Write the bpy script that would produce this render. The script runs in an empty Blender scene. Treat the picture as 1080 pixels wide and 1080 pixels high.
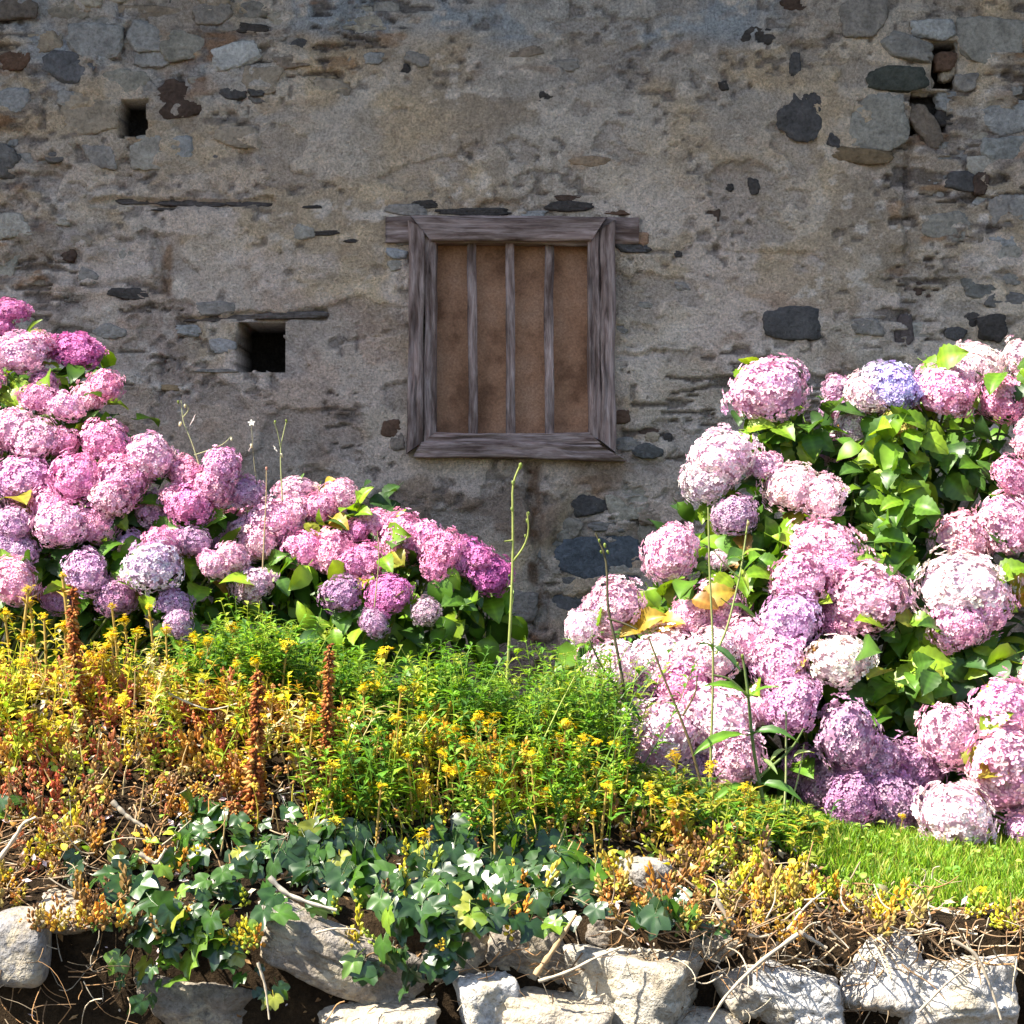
import bpy, bmesh, math
import numpy as np
from mathutils import Vector, Matrix

# ------------------------------------------------------------------ camera, sky, sun, exposure
scene = bpy.context.scene
C = scene.collection
F = 2080.0           # focal length in photo pixels (1080 wide)
CAM = np.array([0.0, -8.0, 1.0])
cd = bpy.data.cameras.new('camera'); cam = bpy.data.objects.new('camera', cd); C.objects.link(cam)
cam.location = CAM; cam.rotation_euler = (math.radians(90), 0, 0)
cd.sensor_width = 36; cd.lens = 36 * F / 1080; cd.clip_end = 500
scene.camera = cam

SUN = np.array([-0.60, -0.23, 0.77]); SUN /= np.linalg.norm(SUN)
world = bpy.data.worlds.new('World'); scene.world = world; world.use_nodes = True
wn = world.node_tree.nodes; wl = world.node_tree.links
sky = wn.new('ShaderNodeTexSky'); sky.sky_type = 'NISHITA'; sky.sun_disc = False
sky.sun_elevation = math.asin(SUN[2]); sky.sun_rotation = math.atan2(SUN[0], SUN[1])
wl.new(sky.outputs[0], wn['Background'].inputs[0]); wn['Background'].inputs[1].default_value = 0.09
sl = bpy.data.lights.new('sun', 'SUN'); so = bpy.data.objects.new('sun', sl); C.objects.link(so)
sl.energy = 5.0; sl.angle = math.radians(0.5); sl.color = (1.0, 0.93, 0.80)
so.rotation_euler = Vector(SUN).to_track_quat('Z', 'Y').to_euler(); so.location = (-6, -4, 9)
vs = scene.view_settings
vs.view_transform = 'Standard'; vs.look = 'None'; vs.exposure = 1.72; vs.gamma = 1; vs.use_curve_mapping = False

# ------------------------------------------------------------------ helpers
rng = np.random.default_rng(11)
def U(a, b, n=None): return rng.uniform(a, b, n)
def P(px, py, d):
    return np.array([(px - 540) * d / F, -8 + d, 1 + (540 - py) * d / F])
def WX(px): return (px - 540) * 8 / F
def WZ(py): return 1 + (540 - py) * 8 / F

def _h(ix, iy, iz, s):
    h = (ix.astype(np.int64) * 374761393 + iy.astype(np.int64) * 668265263 + iz.astype(np.int64) * 2147483647 + s * 974634777) & 0xffffffff
    h = ((h ^ (h >> 13)) * 1274126177) & 0xffffffff
    h = ((h ^ (h >> 16)) * 2246822519) & 0xffffffff
    return ((h ^ (h >> 15)) & 0xffffff) / float(0xffffff)
def vn2(x, y, s=0):
    x0 = np.floor(x); y0 = np.floor(y); fx = x - x0; fy = y - y0
    fx = fx * fx * (3 - 2 * fx); fy = fy * fy * (3 - 2 * fy); z = np.zeros_like(x0)
    a = _h(x0, y0, z, s); b = _h(x0 + 1, y0, z, s); c = _h(x0, y0 + 1, z, s); d = _h(x0 + 1, y0 + 1, z, s)
    return (a + (b - a) * fx) * (1 - fy) + (c + (d - c) * fx) * fy
def fbm2(x, y, o=4, s=0):
    r = 0; a = 1; t = 0
    for i in range(o):
        r = r + a * vn2(x + 17.3 * i, y - 9.1 * i, s + i); t += a; a *= .5; x = x * 2.03; y = y * 2.03
    return r / t
def vn3(x, y, z, s=0):
    x0 = np.floor(x); y0 = np.floor(y); z0 = np.floor(z)
    fx = x - x0; fy = y - y0; fz = z - z0
    fx = fx * fx * (3 - 2 * fx); fy = fy * fy * (3 - 2 * fy); fz = fz * fz * (3 - 2 * fz)
    def L(k):
        a = _h(x0, y0, z0 + k, s); b = _h(x0 + 1, y0, z0 + k, s); c = _h(x0, y0 + 1, z0 + k, s); d = _h(x0 + 1, y0 + 1, z0 + k, s)
        return (a + (b - a) * fx) * (1 - fy) + (c + (d - c) * fx) * fy
    return L(0) * (1 - fz) + L(1) * fz
def fbm3(p, f, o=4, s=0):
    r = 0; a = 1; t = 0
    for i in range(o):
        r = r + a * vn3(p[:, 0] * f + 7 * i, p[:, 1] * f, p[:, 2] * f, s + i); t += a; a *= .5; f *= 2.05
    return r / t
def sstep(a, b, x):
    t = np.clip((x - a) / (b - a), 0, 1); return t * t * (3 - 2 * t)

def new_mesh(name, V, faces, mat=None, col=None, smooth=False, attrs=None):
    """V (n,3); faces: array (m,3)/(m,4) or list of index tuples"""
    me = bpy.data.meshes.new(name)
    V = np.asarray(V, dtype=np.float32)
    if isinstance(faces, np.ndarray):
        m, k = faces.shape
        me.vertices.add(len(V)); me.vertices.foreach_set('co', V.ravel())
        me.loops.add(m * k); me.loops.foreach_set('vertex_index', faces.astype(np.int32).ravel())
        me.polygons.add(m); me.polygons.foreach_set('loop_start', np.arange(0, m * k, k, dtype=np.int32))
        try: me.polygons.foreach_set('loop_total', np.full(m, k, dtype=np.int32))
        except Exception: pass
        me.update(calc_edges=True)
    else:
        me.from_pydata([tuple(v) for v in V.tolist()], [], faces)
    me.validate()
    me.polygons.foreach_set('use_smooth', np.full(len(me.polygons), smooth))
    if col is not None:
        a = me.attributes.new('Col', 'FLOAT_COLOR', 'POINT')
        c4 = np.ones((len(V), 4), dtype=np.float32); c4[:, :3] = col
        a.data.foreach_set('color', c4.ravel())
    if attrs:
        for k, v in attrs.items():
            a = me.attributes.new(k, 'FLOAT_VECTOR', 'POINT'); a.data.foreach_set('vector', np.asarray(v, dtype=np.float32).ravel())
    if mat: me.materials.append(mat)
    me.update()
    return me
WORLD = {}
def link(name, me, loc=(0, 0, 0), rot=None, scale=None, parent=None, color=None):
    o = bpy.data.objects.new(name, me); C.objects.link(o)
    WORLD[o.name] = Vector(loc)
    if parent is not None:
        o.parent = parent; o.location = Vector(loc) - WORLD[parent.name]
    else: o.location = Vector(loc)
    if rot is not None:
        if isinstance(rot, Matrix): o.rotation_euler = rot.to_euler()
        else: o.rotation_euler = rot
    if scale is not None: o.scale = scale
    if color is not None: o.color = (*color, 1)
    return o
def tag(o, label, cat, group=None, kind=None):
    o['label'] = label; o['category'] = cat
    if group: o['group'] = group
    if kind: o['kind'] = kind
    return o
def empty(name, loc, label, cat, group=None):
    o = bpy.data.objects.new(name, None); C.objects.link(o); o.location = loc; o.empty_display_size = .1
    WORLD[o.name] = Vector(loc)
    return tag(o, label, cat, group)

def basis(d, roll):
    """(N,3) directions for local +Z, roll angle -> (N,3,3) columns x,y,z"""
    d = d / np.linalg.norm(d, axis=1, keepdims=True)
    ref = np.where(np.abs(d[:, 2:3]) > .95, np.array([[1., 0, 0]]), np.array([[0, 0, 1.]]))
    x = np.cross(ref, d); x /= np.linalg.norm(x, axis=1, keepdims=True)
    y = np.cross(d, x)
    c = np.cos(roll)[:, None]; s = np.sin(roll)[:, None]
    return np.stack([x * c + y * s, -x * s + y * c, d], axis=2)
def frame(xdir, nrm):
    """matrix with local X along xdir and Z near nrm"""
    x = Vector(xdir).normalized(); z = Vector(nrm); z = (z - x * z.dot(x)).normalized(); y = z.cross(x)
    return Matrix((x, y, z)).transposed()
def frames(X, Nn):
    X = X / np.linalg.norm(X, axis=1, keepdims=True)
    Z = Nn - X * (X * Nn).sum(1, keepdims=True); Z /= np.linalg.norm(Z, axis=1, keepdims=True) + 1e-9
    return np.stack([X, np.cross(Z, X), Z], axis=2)
def batch(tv, tf, R, S, T, col, tint=None):
    """copies of template -> verts, faces, colours"""
    N = len(T); n = len(tv)
    S = np.asarray(S); S = S[:, None] * np.ones(3) if S.ndim == 1 else S
    v = np.einsum('nij,nkj->nki', R, tv[None] * S[:, None, :]) + T[:, None, :]
    f = tf[None] + (np.arange(N) * n)[:, None, None]
    c = np.repeat(col[:, None, :], n, axis=1)
    if tint is not None: c = c * tint[None, :, None]
    return v.reshape(-1, 3), f.reshape(-1, tf.shape[1]), c.reshape(-1, 3)
def cat(parts):
    off = 0; V = []; Fc = []; Cc = []
    for v, f, c in parts:
        V.append(v); Fc.append(f + off); Cc.append(c); off += len(v)
    return np.concatenate(V), np.concatenate(Fc), np.concatenate(Cc)
def tube(pts, rad, sides=5, col=(1, 1, 1)):
    pts = np.asarray(pts, float); n = len(pts)
    rad = np.full(n, rad) if np.isscalar(rad) else np.asarray(rad)
    t = np.gradient(pts, axis=0); t /= np.linalg.norm(t, axis=1, keepdims=True) + 1e-9
    ref = np.array([0.31, 0.83, 0.2]); a = np.cross(t, ref); a /= np.linalg.norm(a, axis=1, keepdims=True) + 1e-9
    b = np.cross(t, a)
    th = np.arange(sides) * 2 * np.pi / sides
    V = pts[:, None] + rad[:, None, None] * (np.cos(th)[None, :, None] * a[:, None] + np.sin(th)[None, :, None] * b[:, None])
    f = []
    for i in range(n - 1):
        for k in range(sides):
            k2 = (k + 1) % sides; q = (i * sides + k, i * sides + k2, (i + 1) * sides + k2, (i + 1) * sides + k)
            f += [(q[0], q[1], q[2]), (q[0], q[2], q[3])]
    V = V.reshape(-1, 3)
    return V, np.array(f), np.tile(np.array(col, float), (len(V), 1))
def spline(pts, n):
    pts = np.asarray(pts, float); t = np.linspace(0, len(pts) - 1, n); k = np.arange(len(pts))
    if len(pts) > 2:
        q = np.stack([np.interp(t, k, pts[:, i]) for i in range(3)], 1)
        for _ in range(2): q[1:-1] = (q[:-2] + 2 * q[1:-1] + q[2:]) / 4
        return q
    return np.stack([np.interp(t, k, pts[:, i]) for i in range(3)], 1)

# ------------------------------------------------------------------ materials
class NT:
    def __init__(s, name):
        s.m = bpy.data.materials.new(name); s.m.use_nodes = True; s.t = s.m.node_tree; s.b = s.t.nodes['Principled BSDF']; s.o = s.t.nodes['Material Output']
    def n(s, ty, **kw):
        q = s.t.nodes.new('ShaderNode' + ty)
        for k, v in kw.items():
            if k.startswith('i_'):
                q.inputs[k[2:].replace('_', ' ')].default_value = v
            else: setattr(q, k, v)
        return q
    def l(s, a, b): s.t.links.new(a, b)
    def noise(s, scale, detail=6, rough=.6, vec=None, dist=0):
        q = s.n('TexNoise', i_Scale=scale, i_Detail=detail, i_Roughness=rough, i_Distortion=dist)
        if vec is not None: s.l(vec, q.inputs['Vector'])
        return q.outputs['Fac']
    def ramp(s, fac, stops):
        q = s.n('ValToRGB'); e = q.color_ramp.elements
        while len(e) < len(stops): e.new(.5)
        for i, (p, c) in enumerate(stops):
            e[i].position = p; e[i].color = (*c, 1) if len(c) == 3 else c
        s.l(fac, q.inputs[0]); return q.outputs[0]
    def mix(s, a, b, fac, mode='MIX'):
        q = s.n('Mix', data_type='RGBA', blend_type=mode)
        for sock, v in ((q.inputs[0], fac), (q.inputs[6], a), (q.inputs[7], b)):
            if hasattr(v, 'is_linked'): s.l(v, sock)
            elif isinstance(v, (int, float)): sock.default_value = v
            else: sock.default_value = (*v, 1)
        return q.outputs[2]
    def attr(s, name='Col'):
        q = s.n('Attribute'); q.attribute_name = name; return q.outputs['Color']
    def bump(s, h, strength, dist):
        q = s.n('Bump', i_Strength=strength, i_Distance=dist); s.l(h, q.inputs['Height']); s.l(q.outputs[0], s.b.inputs['Normal']); return q
    def pos(s): return s.n('NewGeometry').outputs['Position']
    def translucent(s, col, fac):
        t = s.n('BsdfTranslucent'); s.l(col, t.inputs[0]); mx = s.n('MixShader'); mx.inputs[0].default_value = fac
        s.l(s.b.outputs[0], mx.inputs[1]); s.l(t.outputs[0], mx.inputs[2]); s.l(mx.outputs[0], s.o.inputs[0])

def G(v): return (v, v, v)
def mat_plaster():
    M = NT('lime_plaster'); p = M.pos(); c = M.attr()
    fine = M.noise(90, 4, .7, p); mid = M.noise(22, 6, .65, p); spk = M.noise(160, 2, .5, p)
    c = M.mix(c, M.ramp(mid, [(.28, G(.6)), (.5, G(1.0)), (.75, G(1.3))]), .65, 'MULTIPLY')
    c = M.mix(c, M.ramp(fine, [(.32, G(.45)), (.5, G(1.)), (.68, G(1.6))]), .62, 'MULTIPLY')
    c = M.mix(c, M.ramp(spk, [(.3, G(.3)), (.4, G(1)), (.64, G(1)), (.74, G(1.7))]), .5, 'MULTIPLY')
    M.l(c, M.b.inputs['Base Color']); M.b.inputs['Roughness'].default_value = .95; M.b.inputs['Specular IOR Level'].default_value = .15
    h = M.n('Math', operation='ADD'); M.l(fine, h.inputs[0]); M.l(mid, h.inputs[1])
    M.bump(h.outputs[0], 1.0, .02)
    return M.m
def mat_stone(name, rough=.9, sc=1., lichen=None):
    """object colour x mottling"""
    M = NT(name); p = M.pos(); oi = M.n('ObjectInfo')
    a = M.noise(14 * sc, 8, .65, p); b = M.noise(70 * sc, 4, .6, p); d = M.noise(200 * sc, 2, .5, p)
    c = M.mix(oi.outputs['Color'], M.ramp(a, [(.28, G(.5)), (.5, G(1)), (.72, G(1.4))]), .8, 'MULTIPLY')
    c = M.mix(c, M.ramp(b, [(.3, G(.6)), (.5, G(1)), (.7, G(1.35))]), .8, 'MULTIPLY')
    c = M.mix(c, M.ramp(d, [(.28, G(.5)), (.4, G(1))]), .6, 'MULTIPLY')
    if lichen:
        q = M.noise(9 * sc, 7, .7, p); c = M.mix(c, lichen, M.ramp(q, [(.50, G(0)), (.60, G(.8))])); q3 = M.noise(5 * sc, 6, .7, p); c = M.mix(c, (.16, .12, .075), M.ramp(q3, [(.52, G(0)), (.66, G(.7))]))
        q2 = M.noise(30 * sc, 5, .7, p); c = M.mix(c, (.10, .085, .06), M.ramp(q2, [(.60, G(0)), (.68, G(.8))]))
    M.l(c, M.b.inputs['Base Color']); M.b.inputs['Roughness'].default_value = rough; M.b.inputs['Specular IOR Level'].default_value = .2
    h = M.n('Math', operation='ADD'); M.l(a, h.inputs[0]); M.l(b, h.inputs[1]); M.bump(h.outputs[0], .9, .012)
    return M.m
def mat_wood():
    M = NT('weathered_wood'); at = M.n('Attribute'); at.attribute_name = 'grain'; g = at.outputs['Vector']
    mp = M.n('Mapping'); mp.inputs['Scale'].default_value = (7, 48, 1); M.l(g, mp.inputs[0])
    mp2 = M.n('Mapping'); mp2.inputs['Scale'].default_value = (5, 170, 1); M.l(g, mp2.inputs[0])
    mp3 = M.n('Mapping'); mp3.inputs['Scale'].default_value = (4, 14, 1); M.l(g, mp3.inputs[0])
    a = M.noise(1, 6, .65, mp.outputs[0], .6); b = M.noise(1, 4, .6, mp2.outputs[0]); d = M.noise(1, 5, .6, mp3.outputs[0])
    c = M.ramp(a, [(.27, (.035, .024, .018)), (.38, (.17, .12, .10)), (.52, (.28, .215, .185)), (.70, (.44, .36, .32))])
    c = M.mix(c, M.ramp(d, [(.32, (.38, .32, .28)), (.5, (1, 1, 1)), (.68, (1.35, 1.3, 1.3))]), .9, 'MULTIPLY')
    c = M.mix(c, (.98, .94, .98), 1, 'MULTIPLY')
    c = M.mix(c, M.ramp(b, [(.33, G(.4)), (.46, G(1)), (.7, G(1.15))]), .5, 'MULTIPLY')
    M.l(c, M.b.inputs['Base Color']); M.b.inputs['Roughness'].default_value = .85; M.b.inputs['Specular IOR Level'].default_value = .2
    h = M.n('Math', operation='ADD'); M.l(a, h.inputs[0]); M.l(b, h.inputs[1]); M.bump(h.outputs[0], .9, .006)
    return M.m
def mat_board():
    M = NT('fibre_board'); p = M.pos(); a = M.noise(6, 6, .6, p); b = M.noise(130, 3, .7, p)
    c = M.ramp(a, [(.36, (.20, .095, .05)), (.5, (.36, .185, .105)), (.75, (.43, .25, .16))])
    c = M.mix(c, M.ramp(b, [(.3, G(.6)), (.7, G(1.35))]), .8, 'MULTIPLY')
    M.l(c, M.b.inputs['Base Color']); M.b.inputs['Roughness'].default_value = .9; M.bump(b, .5, .003)
    return M.m
def mat_soil():
    M = NT('soil'); p = M.pos(); a = M.noise(9, 8, .7, p); b = M.noise(70, 5, .7, p)
    c = M.ramp(a, [(.3, (.012, .008, .005)), (.55, (.034, .022, .012)), (.75, (.08, .052, .028))])
    c = M.mix(c, M.ramp(b, [(.3, G(.5)), (.7, G(1.6))]), .8, 'MULTIPLY')
    M.l(c, M.b.inputs['Base Color']); M.b.inputs['Roughness'].default_value = 1; M.b.inputs['Specular IOR Level'].default_value = .1
    M.bump(b, 1, .02)
    return M.m
def mat_plant(name, rough=.5, tr=.3, obj=False, spec=.4, nz=40, trcol=(1.3, 1.25, .5), var=.6):
    """vertex colour (x object colour) with mottling, partly translucent"""
    M = NT(name); c = M.attr()
    if obj: c = M.mix(c, M.n('ObjectInfo').outputs['Color'], 1, 'MULTIPLY')
    a = M.noise(nz, 4, .6, M.pos()); c = M.mix(c, M.ramp(a, [(.3, G(.65)), (.5, G(1)), (.7, G(1.3))]), var, 'MULTIPLY')
    M.l(c, M.b.inputs['Base Color']); M.b.inputs['Roughness'].default_value = rough; M.b.inputs['Specular IOR Level'].default_value = spec
    if tr: M.translucent(M.mix(c, trcol, 1, 'MULTIPLY'), tr)
    return M.m
m_plaster = mat_plaster(); m_wstone = mat_stone('wall_stone', sc=1.); m_rock = mat_stone('field_stone', sc=1.1, lichen=(.42, .36, .26))
m_wood = mat_wood(); m_board = mat_board(); m_soil = mat_soil()
m_petal = mat_plant('hydrangea_petal', .6, .22, True, .2, 60, (1.1, .95, 1.05), .25)
m_hleaf = mat_plant('hydrangea_leaf', .42, .36, True, .45, 30, (1.5, 1.35, .35), .5)
m_hmass = mat_plant('hydrangea_inner_leaf', .45, .25, False, .4, 20, (1.4, 1.3, .4))
m_ivy = mat_plant('ivy_leaf', .33, .22, True, .7, 45, (1.3, 1.5, .3), .5)
m_weed = mat_plant('weed_leaf', .5, .3, False, .35, 40, (1.3, 1.35, .4))
m_sedum = mat_plant('stonecrop_leaf', .5, .16, False, .35, 60, (1.3, 1.1, .5), .4)
m_yel = mat_plant('stonecrop_flower', .6, .3, False, .2, 60, (1.2, 1.1, .4), .3)
m_stem = mat_plant('plant_stem', .6, 0, False, .3, 60)
m_spike = mat_plant('dry_seed_spike', .7, .1, False, .2, 90, (1.2, .9, .6))
m_grass = mat_plant('grass_blade', .5, .35, False, .3, 15, (1.25, 1.3, .4), .5)
m_twig = mat_plant('dry_twig', .85, 0, False, .2, 60, var=.8)
m_litter = mat_plant('dead_leaf', .8, .15, False, .2, 60, (1.2, 1, .7))

# ------------------------------------------------------------------ ground (one sheet)
HX = ([-9, -2.2, -1.2, -.7, -.25, 0, .25, .5, .75, 1.05, 1.4, 9], [.42, .44, .47, .46, .37, .30, .24, .18, .12, .03, 0, 0])
def ground(x, y):
    x = np.asarray(x, float); y = np.asarray(y, float)
    h = np.interp(x, *HX)
    b = h * sstep(-3.3, -2.4, y) * (1 - .75 * sstep(-2.25, -1.5, y))
    b = b + .02 * (fbm2(x * 6, y * 6, 3, 5) - .5) * 2 * sstep(-3.2, -3.0, y)
    wob = .05 * (vn2(x * 3, y * 0 + .5, 9) - .5)
    drop = sstep(-3.18 + wob, -3.30 + wob, y)
    road = -.62 + .012 * (fbm2(x * 3, y * 3, 3, 8) - .5)
    return b * (1 - drop) + road * drop
def ray_ground(px, py, dmin=4.3, dmax=7.6, off=0.0):
    ds = np.arange(dmin, dmax, .02)
    x = (px - 540) * ds / F; y = -8 + ds; z = 1 + (540 - py) * ds / F
    k = np.nonzero(z <= ground(x, y) + off)[0]
    return float(ds[k[0]]) if len(k) else dmax
def on_ground(px, py, h):
    """depth where the point at this pixel stands h above the ground"""
    ds = np.arange(4.85, 7.3, .02)
    x = (px - 540) * ds / F; y = -8 + ds; z = 1 + (540 - py) * ds / F
    e = np.abs(z - ground(x, y) - h)
    k = np.nonzero(e < .012)[0]
    return float(ds[k[0]] if len(k) else ds[np.argmin(e)])
gx = np.concatenate([np.linspace(-60, -8, 10)[:-1], np.linspace(-8, -2.4, 30)[:-1], np.arange(-2.4, 2.4, .02), np.linspace(2.4, 8, 30), np.linspace(8, 60, 10)[1:]])
gy = np.concatenate([np.linspace(-60, -9, 12)[:-1], np.linspace(-9, -3.6, 30)[:-1], np.arange(-3.6, -.8, .02), np.linspace(-.8, 4, 20), np.linspace(4, 60, 10)[1:]])
def grid_faces(nx, ny):
    i, j = np.meshgrid(np.arange(nx - 1), np.arange(ny - 1), indexing='xy')
    a = (j * nx + i).ravel(); return np.stack([a, a + 1, a + nx + 1, a + nx], 1)
X, Y = np.meshgrid(gx, gy); Z = ground(X.ravel(), Y.ravel())
o = link('ground', new_mesh('ground', np.stack([X.ravel(), Y.ravel(), Z], 1), grid_faces(len(gx), len(gy)), m_soil, smooth=True)); o['kind'] = 'structure'

# ------------------------------------------------------------------ rock meshes
def ico(sub):
    bm = bmesh.new(); bmesh.ops.create_icosphere(bm, subdivisions=sub, radius=1)
    v = np.array([q.co[:] for q in bm.verts]); f = np.array([[q.index for q in fc.verts] for fc in bm.faces]); bm.free(); return v, f
ICO = {k: ico(k) for k in (1, 2, 3, 4, 5)}
def rock(name, seed, mat, sub=3, planes=9, p=9, noise=.10, boxy=.8, nf=1.6, smooth=True, flat=None):
    r_ = np.random.default_rng(seed); d, f = ICO[sub]
    n = r_.normal(size=(planes, 3)); n /= np.linalg.norm(n, axis=1, keepdims=True); h = r_.uniform(.72, 1.05, planes)
    ax = np.concatenate([np.eye(3), -np.eye(3)]) + r_.normal(0, .12, (6, 3)); ax /= np.linalg.norm(ax, axis=1, keepdims=True)
    n = np.concatenate([n, ax]); h = np.concatenate([h, np.full(6, boxy) * r_.uniform(.9, 1.1, 6)])
    if flat: n = np.concatenate([n, [[0, -1, 0]]]); h = np.append(h, flat)
    q = np.clip(d @ n.T / h, 0, None); r = 1 / (np.sum(q ** p, 1) ** (1 / p))
    v = d * r[:, None]
    r2 = 1 + noise * 2 * (fbm3(v + seed * 3.1, nf, 4, seed) - .5) + noise * .7 * (fbm3(v + seed, nf * 4, 4, seed + 9) - .5) - noise * .5 * sstep(.06, .0, np.abs(fbm3(v + seed * 2.2, nf * 1.2, 3, seed + 19) - .5))
    v = v * r2[:, None]; v /= np.abs(v).max(0)
    if flat: v[:, 1] -= v[:, 1].min() + 1
    return new_mesh(name, v, f, mat, smooth=smooth)

# ------------------------------------------------------------------ house wall
house = empty('stone_house', (0, 0, 0), 'old rubble stone house with worn lime plaster and one barred window', 'house')
HOLES = [  # px rect, depth
    (250, 341, 300, 391, .42), (126, 105, 152, 143, .22), (459, 254, 622, 460, .16), (962, 96, 1000, 138, .12), (985, 42, 1012, 90, .16)]
def rub(px, py):
    """where plaster has fallen and rubble shows (0..1), in wall pixels"""
    w = 60 * (fbm2(px / 70, py / 70, 3, 41) - .5)
    a = sstep(30, -40, (px - 300) * .55 + (py - 150) * .75 + w * 1.3)
    b = sstep(-25, 35, px - 935 + w + .12 * (py - 150))
    c = sstep(30, -10, np.hypot((px - 640) / 1.1, (py - 580)) - 55 + w * .6)
    e = .7 * sstep(25, -10, np.abs(py - 345 + w * .5) - 12) * sstep(840, 900, px)
    return np.clip(np.maximum.reduce([a, b, c, e]), 0, 1)
CRACKS = [((96, 212), (285, 213), 4, .030), ((190, 338), (340, 333), 4, .03), ((650, 376), (700, 372), 3, .02), ((960, 150), (958, 265), 3, .03),
          ((560, 490), (572, 660), 7, .03), ((850, 52), (868, 50), 2, .015), ((745, 262), (865, 272), 2.5, .014), ((165, 250), (178, 310), 3, .02),
          ((450, 40), (690, 35), 2, .008), ((0, 182), (60, 184), 3, .02), ((360, 362), (410, 352), 2, .014), ((660, 52), (720, 42), 3, .016)]
def relief(x, z):
    """outward distance of the wall face in metres"""
    px = x * F / 8 + 540; py = 540 - (z - 1) * F / 8
    m = rub(px, py)
    r = .05 * (fbm2(x * .9, z * .9, 3, 1) - .5) + .035 * (fbm2(x * 4, z * 5, 4, 2) - .5) + .014 * (fbm2(x * 18, z * 22, 4, 3) - .5)
    r = r - m * (.020 + .075 * (fbm2(x * 7, z * 13, 5, 14) - .42))
    # scabs of lost skim: horizontal slots
    slot = fbm2(px / 34 + 2, py / 7, 4, 21); zone = .5 + .5 * sstep(.42, .6, fbm2(px / 130, py / 110, 3, 23))
    zone = zone * (.3 + .7 * np.maximum(np.maximum(sstep(430, 330, px) * sstep(170, 210, py), sstep(640, 670, px) * sstep(350, 380, py)), m))
    sl = sstep(.615, .66, slot) * sstep(.5, .8, zone)
    r = r - .02 * sl
    flake = sstep(.60, .62, fbm2(px / 60, py / 38, 5, 31)); r = r - .013 * flake
    pit = sstep(.73, .77, vn2(px / 9, py / 7, 33)) * sstep(.5, .65, vn2(px / 45, py / 40, 34)); r = r - .012 * pit
    for (x0, y0), (x1, y1), w, dp in CRACKS:
        dx, dy = x1 - x0, y1 - y0; L2 = dx * dx + dy * dy
        near = (px > min(x0, x1) - 30) & (px < max(x0, x1) + 30) & (py > min(y0, y1) - 30) & (py < max(y0, y1) + 30)
        if not near.any(): continue
        a, b = px[near], py[near]
        t = np.clip(((a - x0) * dx + (b - y0) * dy) / L2, 0, 1)
        wob = 10 * (fbm2(a / 25, b / 25, 4, 51) - .5)
        ds = np.hypot(a - x0 - t * dx, b - y0 - t * dy + wob)
        ww = w * (.3 + 1.3 * vn2(a / 14, b / 14, 52))
        r[near] -= dp * sstep(ww + 1.5, ww - 1.5, ds)
    return r, m, sl, flake, pit
def wall_y(px, py):
    r = relief(np.array([WX(px)]), np.array([WZ(py)]))[0][0]
    return -r
wx = np.concatenate([np.linspace(-7, -2.4, 30)[:-1], np.arange(-2.4, 2.4, .0085), np.linspace(2.4, 7, 30)])
wz = np.concatenate([np.linspace(-.2, .3, 10)[:-1], np.arange(.3, 3.15, .0085), np.linspace(3.15, 3.98, 20)])
X, Zz = np.meshgrid(wx, wz); x = X.ravel(); z = Zz.ravel()
r, m, sl, flake, pit = relief(x, z)
px = x * F / 8 + 540; py = 540 - (z - 1) * F / 8
hole = np.zeros(len(x), bool)
for (a, b, c_, d_, dep) in HOLES:
    j = 5 * (fbm2(px / 12, py / 12, 3, 61) - .5) if dep > .2 or dep < .14 else 0
    ins = (px + j > a) & (px + j < c_) & (py - j > b) & (py - j < d_); r[ins] = -dep + .02 * (vn2(px[ins] / 9, py[ins] / 9, 62)); hole |= ins
col = np.tile(np.array([.42, .345, .245]), (len(x), 1))
def blend(col, c, f): f = np.clip(f, 0, 1)[:, None]; return col * (1 - f) + np.array(c) * f
big = fbm2(px / 190, py / 150, 4, 71); md = fbm2(px / 60, py / 45, 5, 72); sm = fbm2(px / 16, py / 12, 4, 73)
col = blend(col, (.52, .43, .30), sstep(.48, .60, md))
col = blend(col, (.27, .235, .195), sstep(.50, .66, big) * .55)
col = blend(col, (.45, .365, .31), .8 * sstep(230, 330, py) * sstep(.35, .6, fbm2(px / 120, py / 90, 3, 74)))
col = blend(col, (.37, .36, .34), .7 * sstep(.42, .60, fbm2(px / 90 + 5, py / 60, 4, 75)) * sstep(240, 90, py))
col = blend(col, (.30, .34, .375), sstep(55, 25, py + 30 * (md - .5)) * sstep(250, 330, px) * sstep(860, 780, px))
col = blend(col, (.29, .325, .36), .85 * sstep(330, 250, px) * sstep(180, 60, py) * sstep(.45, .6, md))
col = blend(col, (.58, .54, .48), .75 * sstep(.60, .70, sm) * sstep(.4, .6, big))
col = blend(col, (.14, .125, .115), .75 * sstep(.58, .68, fbm2(px / 38, py / 14, 4, 76)) * np.maximum(.25, m))
col = blend(col, (.26, .13, .045), .55 * sstep(.66, .74, fbm2(px / 45, py / 18, 4, 77)) * (.4 + .6 * m))
col = blend(col, (.20, .15, .115), .75 * sstep(.42, .58, fbm2(px / 90, py / 60, 4, 78)) * sstep(440, 540, py))
col = blend(col, (.54, .48, .43), .65 * sstep(.52, .60, fbm2(px / 95 + 9, py / 55, 5, 79)) * sstep(120, 230, py)); col = blend(col, (.50, .46, .40), .5 * sstep(.54, .60, fbm2(px / 70 + 3, py / 70, 5, 80)))
col = blend(col, (.09, .078, .07), .75 * sl); col = blend(col, (.13, .115, .105), .6 * pit); col = blend(col, (.215, .19, .17), .4 * flake)
col = blend(col, (.15, .085, .045), .8 * sstep(10, 3, np.abs(px - 566 - 8 * (vn2(px * 0 + 3, py / 20, 5) - .5))) * sstep(480, 500, py) * sstep(.4, .6, sm))
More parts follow.
